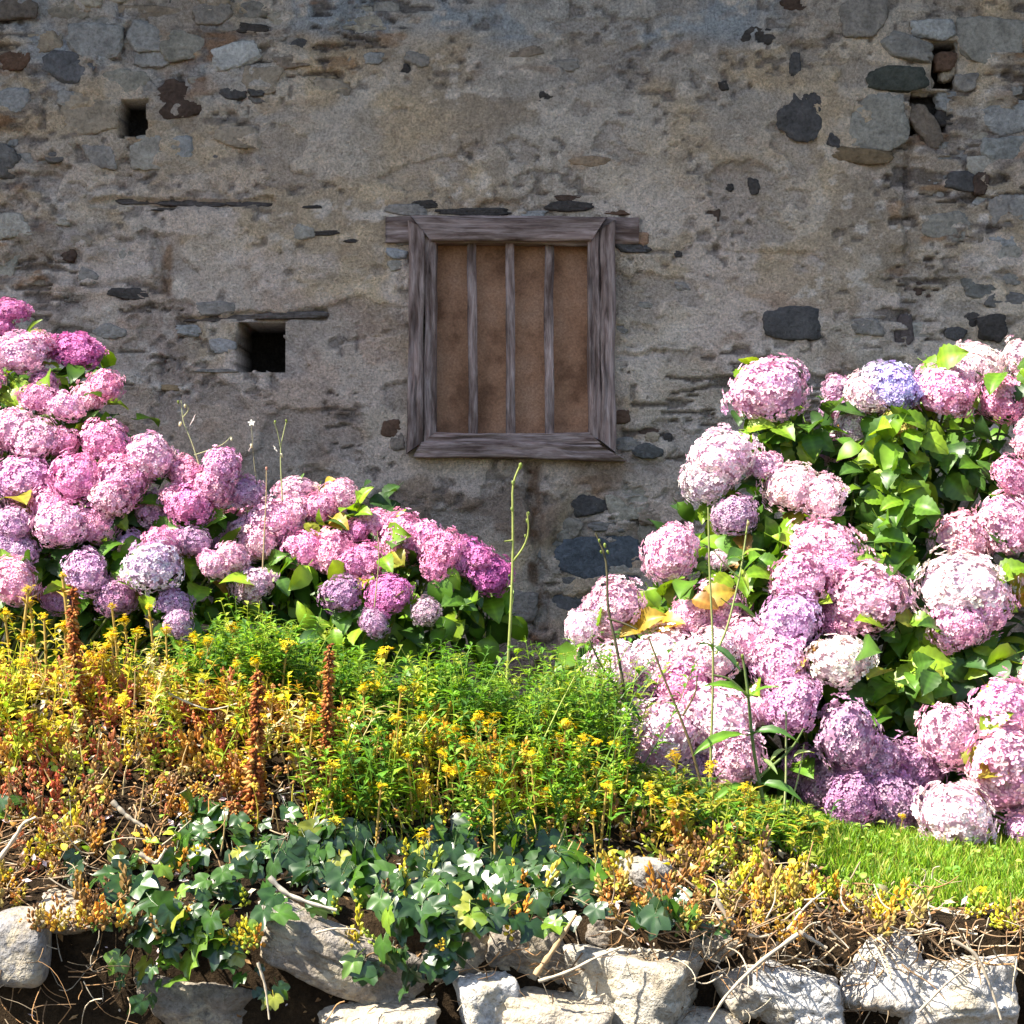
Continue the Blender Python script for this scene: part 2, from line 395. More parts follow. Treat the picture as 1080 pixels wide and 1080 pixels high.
col = blend(col, (.17, .095, .04), .7 * sstep(9, 3, np.abs(px - 175)) * sstep(240, 255, py) * sstep(320, 300, py) * sstep(.4, .55, sm))
col = blend(col, (.30, .17, .07), .6 * sstep(.45, .6, sm) * np.exp(-((px - 630) / 25) ** 2 - ((py - 170) / 9) ** 2) * 2)
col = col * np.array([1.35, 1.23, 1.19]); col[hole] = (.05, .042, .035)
link('wall', new_mesh('wall', np.stack([x, -r, z], 1), grid_faces(len(wx), len(wz)), m_plaster, col, smooth=True), parent=house)
def box(name, a, b, mat, parent, col=None, jit=0):
    v = np.array([[x, y, z] for x in (a[0], b[0]) for y in (a[1], b[1]) for z in (a[2], b[2])], float)
    f = [(0, 1, 3, 2), (4, 6, 7, 5), (0, 4, 5, 1), (2, 3, 7, 6), (0, 2, 6, 4), (1, 5, 7, 3)]
    me = new_mesh(name, v, f, mat, col=np.tile(col, (8, 1)) if col is not None else None)
    return link(name, me, parent=parent)
box('side_wall', (-7.02, .2, -.2), (-6.5, 6, 3.95), m_plaster, house, (.3, .26, .2)); box('side_wall', (6.5, .2, -.2), (7.02, 6, 3.95), m_plaster, house, (.3, .26, .2))
box('back_wall', (-6.5, 5.6, -.2), (6.5, 6, 3.95), m_plaster, house, (.3, .26, .2))
# roof: unseen, added above the frame; eaves sized to keep the wall shaded
rv = np.array([[-9.6, -1.2, 3.95], [8.6, -1.2, 3.95], [8.6, 3, 5.9], [-9.6, 3, 5.9], [-9.6, 6.8, 3.95], [8.6, 6.8, 3.95]])
rv = np.concatenate([rv, rv + [0, 0, .14]])
rf = link('shading_roof', new_mesh('shading_roof', rv, [(0, 3, 2, 1), (3, 4, 5, 2), (6, 7, 8, 9), (9, 8, 11, 10), (0, 1, 7, 6), (4, 10, 11, 5), (0, 6, 9, 3), (3, 9, 10, 4), (1, 2, 8, 7), (2, 5, 11, 8)], m_wstone), parent=house, color=(.10, .095, .095))

# stones that show in the wall
WS = [rock('wall_stone', 100 + k, m_wstone, 4, 9, 16, .20, .9, 1.9, flat=.42) for k in range(14)]
def wall_stone(cx, cy, rx, ry, col, ang=0, out=.012, dep=.05, k=None):
    k = rng.integers(len(WS)) if k is None else k
    s = 8 / F; y = wall_y(cx, cy)
    if sum(col) > .42: col = tuple(.68 * q + .32 * e for q, e in zip(col, (.42, .36, .30)))
    return link('stone', WS[k], (WX(cx), y + dep - out * .55 - .001, WZ(cy)), (0, math.radians(ang) + math.pi * (rng.integers(2)), 0), (rx * s * 1.06, dep, ry * s * 1.06), house, col)
DK = (.065, .055, .05); SL = (.088, .08, .078); BR = (.085, .055, .042); TN = (.30, .225, .15); BL = (.25, .255, .265); GY = (.19, .17, .16); RB = (.13, .075, .05); PL = (.31, .28, .24); WH = (.5, .5, .5)
for a in [(190, 103, 29, 22, BR, 0, .014), (104, 163, 20, 14, GY, 10, .02), (156, 92, 9, 9, GY), (245, 98, 15, 7, SL), (270, 97, 10, 5, SL), (581, 103, 16, 10, DK, 0, .006),
          (848, 128, 28, 22, SL, 25, .01), (858, 108, 13, 14, SL, 0, .008), (838, 341, 37, 19, SL, 6, .05), (945, 83, 34, 14, (.07, .072, .06), 3, .045), (800, 36, 18, 13, DK, 0, .02), (838, 30, 16, 8, GY), (840, 3, 18, 10, BR),
          (912, 18, 27, 22, GY, 0, .03), (752, 223, 11, 9, BR, 30), (990, 304, 22, 12, BR, -12, .012), (970, 303, 6, 8, BR), (915, 345, 18, 11, GY, 0, .006), (955, 348, 11, 18, (.11, .085, .08), 0, .01),
          (880, 150, 10, 7, SL, 40), (838, 68, 7, 13, SL), (622, 533, 19, 12, SL, -4, .02), (635, 592, 50, 28, (.10, .11, .125), 3, .03), (683, 453, 15, 8, BR, 5, .02), (665, 468, 18, 8, GY), (688, 462, 8, 7, TN), (704, 463, 6, 7, DK), (683, 476, 18, 9, (.12, .115, .11), 0, .02),
          (70, 70, 28, 19, (.13, .125, .13), 12, .03), (15, 62, 17, 11, RB, 0, .02), (245, 58, 31, 14, WH, -12, .015), (98, 42, 30, 22, BL, 0, .03), (150, 38, 20, 18, BL, 0, .03), (160, 50, 24, 20, BL), (190, 45, 24, 18, (.22, .21, .18)), (45, 42, 22, 12, TN), (155, 12, 45, 10, (.20, .14, .09), 3, .02),
          (93, 120, 30, 24, TN, 0, .03, .06), (125, 83, 30, 13, (.24, .22, .18), 0, .02), (15, 105, 18, 14, BL), (30, 165, 28, 12, (.24, .23, .22)), (160, 160, 26, 20, PL), (70, 265, 10, 11, BR, 20), (90, 290, 14, 8, GY, 30), (135, 310, 22, 7, DK, 4, .01), (115, 350, 20, 9, GY), (225, 325, 26, 8, GY),
          (178, 408, 22, 4, (.30, .17, .055), 2, .014), (235, 364, 14, 9, (.26, .25, .26)), (200, 348, 16, 7, BL), (320, 245, 12, 9, PL), (720, 302, 9, 6, GY), (763, 90, 6, 6, DK), (796, 195, 7, 11, DK), (770, 197, 5, 5, DK),
          (985, 30, 24, 12, (.36, .37, .38), 4, .05), (955, 50, 30, 14, (.17, .165, .16), 10, .05), (1000, 62, 13, 11, RB, 0, .0), (975, 85, 12, 16, (.2, .15, .1), 20, -.03), (1003, 68, 10, 16, TN, 10, -.03), (978, 130, 13, 32, (.17, .13, .10), -28, .02), (1005, 105, 16, 13, (.20, .21, .22), 0, .0), (1000, 122, 14, 10, DK), (1020, 85, 14, 10, GY, 0, .02),
          (1020, 190, 20, 12, SL, 8, .015), (1037, 192, 9, 13, BR), (1030, 335, 14, 10, DK), (1048, 345, 16, 16, DK), (1010, 352, 12, 9, SL), (1060, 265, 22, 12, PL), (1055, 253, 24, 8, BL), (915, 165, 36, 9, (.19, .13, .075), 3, .03), (1045, 40, 38, 28, (.23, .22, .20), 0, .03), (1060, 120, 26, 22, BL, 0, .03), (1058, 155, 25, 13, (.22, .23, .23), 0, .03), (925, 130, 34, 32, (.23, .215, .185), 0, .02, .06),
          (1040, 175, 20, 14, PL), (1000, 240, 26, 18, (.2, .18, .15)), (1065, 220, 20, 18, GY), (985, 205, 20, 14, PL), (1035, 300, 20, 16, (.15, .14, .125)), (1010, 160, 18, 24, (.15, .14, .14)),
          (18, 8, 24, 12, (.16, .13, .11)), (75, 8, 26, 12, (.2, .17, .13)), (225, 14, 22, 12, GY), (262, 8, 22, 10, (.17, .16, .15)), (300, 42, 16, 9, GY), (318, 44, 14, 8, SL), (262, 28, 20, 6, DK), (238, 28, 16, 5, GY), (395, 60, 12, 7, BL), (440, 62, 14, 8, GY, 20), (425, 72, 8, 6, DK), (555, 55, 18, 6, (.2, .14, .1), -10), (595, 68, 17, 7, GY), (622, 171, 22, 7, (.27, .16, .08)),
          (595, 560, 20, 16, (.2, .17, .135)), (690, 560, 22, 18, (.2, .175, .14)), (672, 520, 24, 14, (.24, .21, .165)), (600, 640, 26, 18, (.12, .115, .115)), (660, 640, 30, 16, (.13, .12, .12)), (545, 640, 22, 20, GY), (640, 556, 20, 7, (.14, .14, .145)), (610, 574, 26, 5, (.16, .165, .17)),
          (655, 318 + 30, 8, 5, GY), (682, 322, 9, 4, PL), (715, 268, 5, 4, DK)]:
    wall_stone(*a)
n = 0
PAL = [(.25, .22, .18), (.33, .29, .23), (.22, .21, .20), (.24, .25, .26), (.28, .21, .145), (.36, .32, .27), (.15, .135, .125), (.20, .14, .10)]
while n < 105:
    cx, cy = U(-60, 1140), U(-25, 640)
    if rub(np.array([cx]), np.array([cy]))[0] < .55: continue
    if any(a - 20 < cx < c_ + 20 and b - 14 < cy < d_ + 14 for a, b, c_, d_, e in HOLES): continue
    w = U(8, 26); wall_stone(cx, cy, w, w * U(.38, .8), PAL[rng.integers(len(PAL))], U(-9, 9), U(-.008, .008), .045); n += 1
for a in [(428, 222, 22, 7, GY, 2, .02), (448, 216, 14, 5, DK), (600, 217, 26, 7, DK, 0, .03), (598, 209, 16, 4, BR), (500, 224, 40, 5, DK, 0, .02), (560, 226, 18, 4, BL, 0, .02), (655, 224, 22, 3.5, RB, 2, .02),
          (418, 268, 12, 6, (.27, .29, .33), 8, .03), (422, 250, 11, 10, GY, 0, .02), (676, 252, 9, 8, (.3, .13, .05), 10, .02), (668, 262, 20, 6, SL, 2, .02), (416, 280, 9, 6, PL), (415, 452, 14, 10, RB), (420, 466, 10, 10, (.2, .15, .12)), (655, 440, 10, 8, RB)]:
    wall_stone(*a)

# ------------------------------------------------------------------ window
win = link('window', None, (0, -.02, 0), parent=house); win.empty_display_size = .1
win['label'] = 'weathered grey wooden window frame with three upright bars and a brown board behind'
def beam(name, A, B, C2, D, yf, dep, nu=60, nv=12, amp=.004, seed=0, rnd=.006):
    """plank whose front face is quad A-B (v=0) , D-C2 (v=1) in photo pixels on the wall; u runs A->B"""
    q = [np.array([WX(p_[0]), WZ(p_[1])]) for p_ in (A, B, C2, D)]
    L = np.linalg.norm(q[1] - q[0]); W = np.linalg.norm(q[3] - q[0])
    ring = [(v, 0) for v in np.linspace(0, 1, nv)] + [(1, e) for e in (.12, .4, .7)] + [(v, 1) for v in np.linspace(1, 0, 5)] + [(0, e) for e in (.7, .4, .12)]
    us = np.linspace(0, 1, nu); V = []; GR = []
    for u in us:
        for v, e in ring:
            p_ = (q[0] * (1 - u) + q[1] * u) * (1 - v) + (q[3] * (1 - u) + q[2] * u) * v
            V.append((p_[0], yf + dep * e, p_[1])); GR.append((u * L, v * W + e * dep * .8, seed * 7.3))
    V = np.array(V); GR = np.array(GR)
    g = fbm2(GR[:, 0] * 5 + seed * 9, GR[:, 1] * 75, 4, seed) - .5; lo = fbm2(GR[:, 0] * 4, GR[:, 1] * 8 + seed, 3, seed + 3) - .5
    crack = sstep(.60, .70, fbm2(GR[:, 0] * 2.2 + seed * 3, GR[:, 1] * 45, 3, seed + 5))
    front = np.array([1. if e < .01 else .3 for _ in us for v, e in ring])
    edge = np.array([1. if (e < .01 and (v < .001 or v > .999)) else 0 for _ in us for v, e in ring])
    V[:, 1] += (-g * amp * 2 - lo * amp * 3 + crack * amp * 2.5) * front + edge * rnd * (1 + 2 * np.abs(lo))
    c2 = (q[0] + q[1] + q[2] + q[3]) / 4
    tdir = (q[3] - q[0]) / W; V[:, [0, 2]] += (lo * amp * 5)[:, None] * tdir[None] * (1 - .0 * front)[:, None]
    m_ = len(ring); f = []
    for i in range(nu - 1):
        for k in range(m_):
            k2 = (k + 1) % m_; f.append((i * m_ + k, i * m_ + k2, (i + 1) * m_ + k2, (i + 1) * m_ + k))
    f.append(tuple(range(m_))); f.append(tuple(range((nu - 1) * m_, nu * m_))[::-1])
    me = new_mesh(name, V, f, m_wood, smooth=True, attrs={'grain': GR + [seed * .37, seed * .71, 0]})
    o = link(name, me, (0, 0, 0), parent=win); return o
beam('lintel', (407, 257), (673, 259), (674, 230), (407, 229), -.035, .14, seed=1, nu=90)
beam('head', (455, 256), (624, 257), (640, 231), (434, 230), -.062, .10, seed=2)
beam('jamb', (430, 478), (431, 234), (448, 243), (447, 466), -.060, .13, seed=3, nu=90, amp=.006)
beam('jamb', (447, 467), (448, 244), (461, 256), (460, 459), -.040, .12, seed=4, nu=90, amp=.004)
beam('jamb', (634, 466), (632, 244), (648, 233), (649, 478), -.060, .13, seed=5, nu=90, amp=.006)
beam('jamb', (620, 458), (620, 256), (632, 245), (634, 466), -.042, .12, seed=6, nu=90, amp=.004)
beam('sill', (436, 482), (660, 486), (632, 468), (446, 466), -.075, .16, seed=7, nu=80, amp=.006)
beam('sill', (446, 468), (634, 469), (621, 457), (459, 456), -.050, .10, seed=8, nu=80)
for k, (xa, xb) in enumerate([(498, 499), (538, 538), (579, 580)]):
    beam('bar', (xb - 5, 462), (xa - 5, 252), (xa + 4.5, 252), (xb + 5, 462), -.005, .032, nu=50, nv=6, amp=.0025, seed=10 + k, rnd=.004)
bd = box('board', (WX(452), .065, WZ(466)), (WX(628), .085, WZ(246)), m_board, None); bd.parent = win; bd.location = (0, 0, 0); bd.location.y = .02
bd['label'] = 'brown fibre board closing the window behind the bars'
# thin slates and laths sunk in the plaster
for a in [(140, 210, 34, 3.2, (.10, .085, .08), 0, .012), (205, 213, 42, 3.6, (.10, .085, .08), 1, .014), (262, 214, 24, 3.4, (.09, .075, .07), 0, .012), (180, 220, 26, 2, DK, 0, .01), (240, 335, 52, 3.6, (.14, .115, .105), -3, .016), (305, 332, 40, 4.2, (.15, .125, .115), -1, .02), (230, 391, 24, 2.4, GY, 0, .012), (330, 218, 14, 2, DK, 0, .01), (338, 246, 22, 3, DK, -4, .01), (372, 254, 12, 2.4, DK, 0, .01)]:
    wall_stone(*a)

# ------------------------------------------------------------------ dry stone retaining wall (front)
rw = empty('retaining_wall', (0, -3.2, -.6), 'low dry stone retaining wall of pale boulders below the flower bank', 'stone wall')
def boulder(cx, cy, rx, ry, col, d=4.84, dep=.17, rz=0, ry_=0, seed=1, sub=5, planes=8, p=14, noise=.13, boxy=.86, rx_=0):
    me = rock('stone', seed, m_rock, sub, planes, p, noise, boxy, 2.0)
    s = d / F
    return link('stone', me, P(cx, cy, d), (math.radians(rx_), math.radians(ry_), math.radians(rz)), (rx * s, dep, ry * s), rw, tuple(q * .86 for q in col))
LG = (.40, .35, .29); MG = (.30, .28, .26); TG = (.36, .31, .25); BG = (.22, .19, .16)
boulder(18, 998, 42, 43, (.27, .26, .26), 4.80, .14, 10, 0, 1, 5, 3, 4, .04, .95)
boulder(82, 962, 44, 27, TG, 4.92, .16, -8, 8, 2)
boulder(222, 1056, 78, 52, BG, 4.88, .16, 6, 3, 3, rx_=10)
boulder(362, 1003, 104, 38, (.30, .265, .235), 4.84, .15, 4, 24, 4, planes=2, boxy=.8, rx_=12)
boulder(405, 1085, 78, 34, LG, 4.76, .15, 0, -4, 5)
boulder(515, 1062, 36, 40, (.62, .60, .58), 4.76, .12, 12, -12, 6, planes=8, p=22, boxy=.82)
boulder(592, 1078, 62, 30, LG, 4.72, .14, -5, 4, 7, planes=8, p=20, boxy=.82)
boulder(668, 1045, 80, 52, (.50, .46, .39), 4.80, .16, -28, 4, 8, planes=5, p=16)
boulder(781, 1045, 28, 28, LG, 4.78, .1, 10, -20, 9, planes=8, p=22, boxy=.82)
boulder(683, 926, 30, 25, MG, 4.98, .1, 15, 5, 10, planes=4, p=6)
boulder(842, 1050, 52, 36, (.56, .54, .52), 4.80, .15, -8, 3, 31, planes=8, p=22, boxy=.82, rx_=-14)
boulder(925, 1026, 54, 56, (.60, .56, .52), 4.84, .16, 8, 12, 32, planes=8, p=22, boxy=.82, rx_=-18)
boulder(1010, 1054, 74, 46, (.58, .55, .52), 4.80, .16, -6, -4, 33, planes=8, p=22, boxy=.82, rx_=-16)
boulder(1112, 1045, 48, 44, LG, 4.82, .15, 6, 5, 14)
boulder(110, 1075, 40, 30, BG, 4.93, .12, 0, 0, 15)
boulder(28, 1085, 60, 32, BG, 4.95, .12, 0, 0, 16)
boulder(735, 1088, 46, 28, LG, 4.74, .12, 0, 6, 17)
boulder(560, 994, 50, 36, BG, 4.88, .14, 0, 6, 18)
boulder(478, 998, 40, 30, BG, 4.87, .14, 0, -6, 21)
boulder(640, 982, 40, 24, BG, 4.9, .13, 0, 4, 22)
boulder(160, 985, 44, 24, BG, 4.9, .12, 0, 12, 23)
boulder(860, 1000, 30, 22, TG, 4.92, .12, 0, 10, 24)
boulder(985, 1005, 34, 20, LG, 4.9, .12, 0, -8, 25)
boulder(750, 990, 40, 26, TG, 4.88, .12, 0, -6, 19)
boulder(-60, 1010, 46, 50, MG, 4.86, .14, 0, 6, 20)
LOWM = [rock('stone', 300 + k, m_rock, 3, 7, 10, .08, .88, 1.5) for k in range(6)]
for row, py in enumerate((1138, 1205, 1270)):
    x_ = -260 + row * 30
    while x_ < 1340:
        w = U(36, 70)
        link('stone', LOWM[rng.integers(6)], P(x_ + w, py + U(-8, 8), 4.8 - .03 * row), (U(-.1, .1), U(-.12, .12), U(-.2, .2)), (w * 1.04 * 4.8 / F, U(.13, .18), U(34, 42) * 4.8 / F), rw, [LG, MG, TG, BG][rng.integers(4)]); x_ += 2 * w
for x_ in (-250, -160, 1190, 1280):
    link('stone', LOWM[rng.integers(6)], P(x_, 1040, 4.85), (0, U(-.1, .1), U(-.2, .2)), (50 * 4.8 / F, .15, .1), rw, [LG, MG, TG, BG][rng.integers(4)])
pb = link('pebble', rock('pebble', 77, m_rock, 3, 4, 5, .05, .95), P(366, 757, on_ground(366, 757, .02)), (0, .2, .3), (.032, .03, .03), color=(.2, .21, .23))
tag(pb, 'small dark grey stone lying among the yellow stonecrop stalks', 'stone')

# ------------------------------------------------------------------ hydrangeas
def head_mesh(seed, nfl, wide=1.):
    r_ = np.random.default_rng(seed)
    k = np.arange(nfl) + .5; ct = 1 - k / nfl * (1 - math.cos(math.radians(138))); th = np.arccos(ct); ph = k * 2.399963 + r_.normal(0, .12, nfl)
    th = th + r_.normal(0, .05, nfl)
    d = np.stack([np.sin(th) * np.cos(ph), np.sin(th) * np.sin(ph), np.cos(th)], 1)
    lump = 1 + .42 * (fbm3(d + seed * 5, 2.0, 2, seed) - .5) * 2
    T = d * (lump * r_.uniform(.86, 1.03, nfl))[:, None]; T[:, 2] *= .86
    nrm = d + r_.normal(0, .22, (nfl, 3))
    R = basis(nrm, r_.uniform(0, 6.28, nfl))
    tv = [(0, 0, -.10)]; tf = []
    for j in range(4):
        a = j * math.pi / 2
        def pt(rr, da, zz): return (rr * math.cos(a + da), rr * math.sin(a + da), zz)
        b = len(tv); tv += [pt(.62, -.62, .12), pt(.98, -.22, .05), pt(.98, .22, .05), pt(.62, .62, .12), pt(.6, 0, -.04)]
        c = b + 4; tf += [(0, b, c), (b, b + 1, c), (b + 1, b + 2, c), (b + 2, b + 3, c), (b + 3, 0, c)]
    tv = np.array(tv); tf = np.array(tf)
    g = r_.uniform(.84, 1.14, nfl); colr = np.stack([g * r_.uniform(.95, 1.05, nfl), g * r_.uniform(.84, 1.16, nfl), g * r_.uniform(.93, 1.07, nfl)], 1)
    tint = np.ones(len(tv)); tint[0] = .8
    parts = [batch(tv, tf, R, r_.uniform(.11, .15, nfl), T, colr, tint)]
    cv, cf = ICO[2]; lc = 1 + .42 * (fbm3(cv + seed * 5, 2.0, 2, seed) - .5) * 2
    cv = cv * (lc * .82)[:, None]; cv = cv * [1, 1, .84]
    parts.append((cv, cf, np.tile(np.array([.72, .62, .70]), (len(cv), 1))))
    V, f, c = cat(parts); return new_mesh('flower_head', V, f, m_petal, c)
HM = [head_mesh(500 + k, 340 + 20 * (k % 3)) for k in range(8)]
def leaf_mesh(seed, nl=12, nw=3, width=.34, serr=.07):
    """length 1 along +X, folded and drooping; Z up"""
    r_ = np.random.default_rng(seed); V = []; col = []; f = []
    droop = r_.uniform(.15, .55); fold = r_.uniform(.15, .45); cup = r_.uniform(-.2, .3)
    for i in range(nl + 1):
        t = i / nl; w = width * (math.sin(math.pi * min(1, t ** .75)) ** .85 if 0 < t < 1 else .0) + (.004 if t in (0, 1) else 0)
        x = t * (1 - .12 * t * droop); z = .10 * math.sin(math.pi * t) - droop * .55 * t * t
        for j in range(-nw, nw + 1):
            s = j / nw; ww = w * (1 + (serr * (1 if i % 2 else -1) if abs(j) == nw else 0))
            zz = z + abs(s) * fold * w - cup * (s * w) ** 2 * 2 + (.014 if i % 2 else -.010) * (1 - .3 * abs(s)) * (j != 0) + .02 * math.sin(5 * t + seed) * s
            V.append((x + (.03 * abs(s)), s * ww, zz)); b = 1.0 + (.5 if j == 0 else 0) + (.16 if (i % 2 == 0) else -.08)
            col.append((b, b, b * .95))
    n = 2 * nw + 1
    for i in range(nl):
        for j in range(2 * nw):
            a = i * n + j; f.append((a, a + 1, a + n + 1, a + n))
    V = np.array(V)
    pv, pf, pc = tube([(-.22, 0, .03), (-.1, 0, .01), (.03, 0, 0)], .014, 4)
    tri = np.array([t for q in f for t in ((q[0], q[1], q[2]), (q[0], q[2], q[3]))])
    VV, FF, CC = cat([(V, tri, np.array(col)), (pv, pf, pc)])
    return VV, FF, CC
LT = [leaf_mesh(600 + k) for k in range(6)]
LM = [new_mesh('leaf', v, f, m_hleaf, c, smooth=True) for v, f, c in LT]
SV, SF, SC = leaf_mesh(650, 4, 1, .34, 0)
GREENS = [(.065, .15, .016), (.085, .19, .016), (.05, .115, .018), (.14, .26, .016), (.20, .31, .02), (.035, .085, .02)]
YELL = [(.30, .27, .03), (.36, .25, .03), (.22, .24, .03), (.25, .13, .03)]
Pp = (.77, .39, .55); PP = (.81, .51, .63); WHT = (.87, .70, .73); MGN = (.60, .21, .45); DP = (.69, .29, .49); MV = (.60, .38, .54); LIL = (.62, .55, .70); BLU = (.50, .46, .70); PUR = (.50, .28, .44)
def hydrangea(name, label, base, heads, dfun, cen, clusters, n_leaf, seed, yell=.06, fill=14):
    global rng
    keep = rng; rng = np.random.default_rng(seed)
    root = empty(name, base, label, 'hydrangea', 'hydrangea bushes in front of the house wall')
    base = np.array(base); cen = np.array(cen); inner = []; nl = 0; stems = []
    for h in heads:
        px, py, r_, col = h[:4]; r_ = r_ * 1.05; d = dfun(px, py) + (h[4] if len(h) > 4 else 0) + U(-.05, .05); asp = h[5] if len(h) > 5 else U(.68, .96)
        p = P(px, py, d); R_ = r_ * d / F
        out = p - cen; out /= np.linalg.norm(out); out = out * .7 + np.array([-.05, -.35, .5]) + rng.normal(0, .18, 3); out /= np.linalg.norm(out)
        rot = Matrix(basis(out[None], np.array([U(0, 6.28)]))[0].tolist())
        cv = np.array(col) * U(.92, 1.06); cv = cv * rng.normal(1, .03, 3)
        link('flower_head', HM[rng.integers(len(HM))], p, rot, (R_ * U(.92, 1.2), R_ * U(.9, 1.15), R_ * asp * 1.12), root, np.clip(cv, 0, .9))
        stem_end = p - out * R_ * .6; mid = (stem_end + base) / 2 + rng.normal(0, .06, 3); mid[2] -= .05
        stems.append(tube(spline([base + rng.normal(0, .08, 3) * [1, 1, 0], mid, stem_end - out * .1, stem_end], 9), np.linspace(.009, .0035, 9), 5, (.10, .11, .03)))
        k = rng.integers(1, 4); a0 = U(0, 6.28)
        for j in range(k):
            if nl >= n_leaf: break
            t1 = np.cross(out, [0.3, .1, 1.]); t1 /= np.linalg.norm(t1); t2 = np.cross(out, t1); a = a0 + j * 6.28 / k + U(-.4, .4)
            side = t1 * math.cos(a) + t2 * math.sin(a)
            lp = p - out * R_ * U(.9, 1.5) + side * R_ * U(.1, .5)
            L_ = U(.075, .12); xd = side * U(.6, 1) + np.array([0, -.15, -.25]) + out * .15; nn = out + np.array([-.1, 0, .5]) + rng.normal(0, .2, 3)
            c = YELL[rng.integers(4)] if U(0, 1) < yell else GREENS[rng.integers(6)]
            link('leaf', LM[rng.integers(6)], lp, frame(xd, nn), (L_, L_ * U(.9, 1.15), L_), root, c); nl += 1
        for j in range(fill):
            q = p - out * (R_ + abs(rng.normal(0, .11))) + rng.normal(0, .10, 3) + np.array([0, .12, -.11])
            if q[1] < -.10 and q[2] > .02: inner.append(q)
    for (cx, cy, rx, ry, n, dd, cols) in clusters:
        for j in range(n):
            a = U(0, 6.28); rr = math.sqrt(U(0, 1)); px = cx + rx * rr * math.cos(a); py = cy + ry * rr * math.sin(a)
            d = dfun(px, py) + dd + U(-.04, .12); p = P(px, py, d)
            xd = np.array([U(-.9, .9), U(-.75, -.05), U(-1.0, .35)]); nn = np.array([U(-.75, .2), -.6, U(.2, .9)])
            L_ = U(.085, .135) * (.75 if fill == 13 else 1)
            c = cols[rng.integers(len(cols))]
            link('leaf', LM[rng.integers(6)], p, frame(xd, nn), (L_, L_ * U(.9, 1.2), L_), root, np.array(c) * U(.85, 1.15)); nl += 1
            inner += [p + np.array([0, .12, 0]) + rng.normal(0, .07, 3) for _ in range(3)]
    inner = np.array(inner); inner = inner[inner[:, 1] < -.08]
    HP = np.array([P(h[0], h[1], dfun(h[0], h[1])) for h in heads])
    ok = [(lambda w: w.any() and q[2] < HP[w, 2].max() - .03)(np.abs(HP[:, 0] - q[0]) < .11) for q in inner]
    inner = inner[np.array(ok)]; N = len(inner)
    Xd = rng.normal(size=(N, 3)) + [0, -.3, -.4]; Nn = rng.normal(0, .5, (N, 3)) + [-.2, -.3, .9]
    col = np.array(GREENS)[rng.integers(0, 6, N)] * rng.uniform(.6, 1.0, (N, 1))
    v, f, c = batch(SV, SF, frames(Xd, Nn), rng.uniform(.08, .14, N), inner - base, col, SC[:, 0])
    o = link('inner_foliage', new_mesh('inner_foliage', v, f, m_hmass, c, smooth=True), base, parent=root); o['kind'] = 'stuff'
    v, f, c = cat(stems); link('stems', new_mesh('stems', v - base, f, m_stem, c, smooth=True), base, parent=root)
    rng = keep; return root
GA = GREENS; GY_ = GREENS[3:5] + YELL[:3]
LEFT = [(8, 328, 18, MGN, .1), (20, 374, 28, PP), (40, 366, 20, Pp, .1), (80, 369, 25, MGN, .12), (45, 405, 16, DP, .1), (42, 420, 18, Pp), (68, 428, 22, PP), (93, 421, 18, PP), (111, 408, 18, Pp), (18, 456, 26, PP), (36, 464, 24, PP), (69, 467, 17, Pp),
        (112, 466, 23, Pp), (160, 482, 24, PP), (140, 496, 18, Pp), (24, 505, 26, (.70, .37, .56)), (80, 502, 25, Pp), (130, 506, 24, Pp), (118, 526, 21, PP), (64, 553, 25, PP), (52, 534, 20, Pp), (100, 552, 20, Pp, .05), (196, 498, 18, Pp), (234, 495, 20, (.70, .40, .60)),
        (203, 532, 26, DP), (224, 516, 20, Pp), (187, 525, 16, Pp), (260, 519, 17, MV, .1), (163, 540, 22, MV, .12), (15, 553, 18, MV), (5, 580, 22, MV), (22, 582, 18, MV), (14, 612, 22, PP), (90, 604, 25, MV), (122, 630, 21, PUR, .05), (60, 632, 16, PUR, .1), (163, 598, 27, LIL), (170, 573, 18, Pp), (205, 572, 16, MV, .08), (188, 570, 14, MV, .1),
        (184, 636, 18, MV), (188, 657, 16, MV), (226, 596, 17, PP), (246, 588, 15, PP), (140, 575, 16, MV, .15), (118, 575, 14, MV, .2), (45, 590, 16, MV, .2), (-25, 400, 26, Pp), (-30, 470, 28, Pp), (-20, 540, 26, MV), (-60, 430, 28, PP), (-55, 560, 28, Pp), (-70, 500, 28, Pp), (2, 345, 14, DP, .2)]
hydrangea('hydrangea_bush', 'tall hydrangea bush with pink mopheads climbing beside the square vent hole', (-1.9, -1.15, .05), LEFT, lambda px, py: 6.4 + (640 - py) / 310 * .72, (-1.9, -.85, .6),
          [(15, 425, 20, 16, 8, .05, GA), (90, 585, 45, 20, 18, .1, GA), (140, 560, 20, 40, 14, .1, GA), (225, 548, 20, 10, 4, .12, GA), (10, 520, 14, 10, 4, -.02, GY_) , (100, 500, 10, 30, 8, .1, GA)], 130, 31)
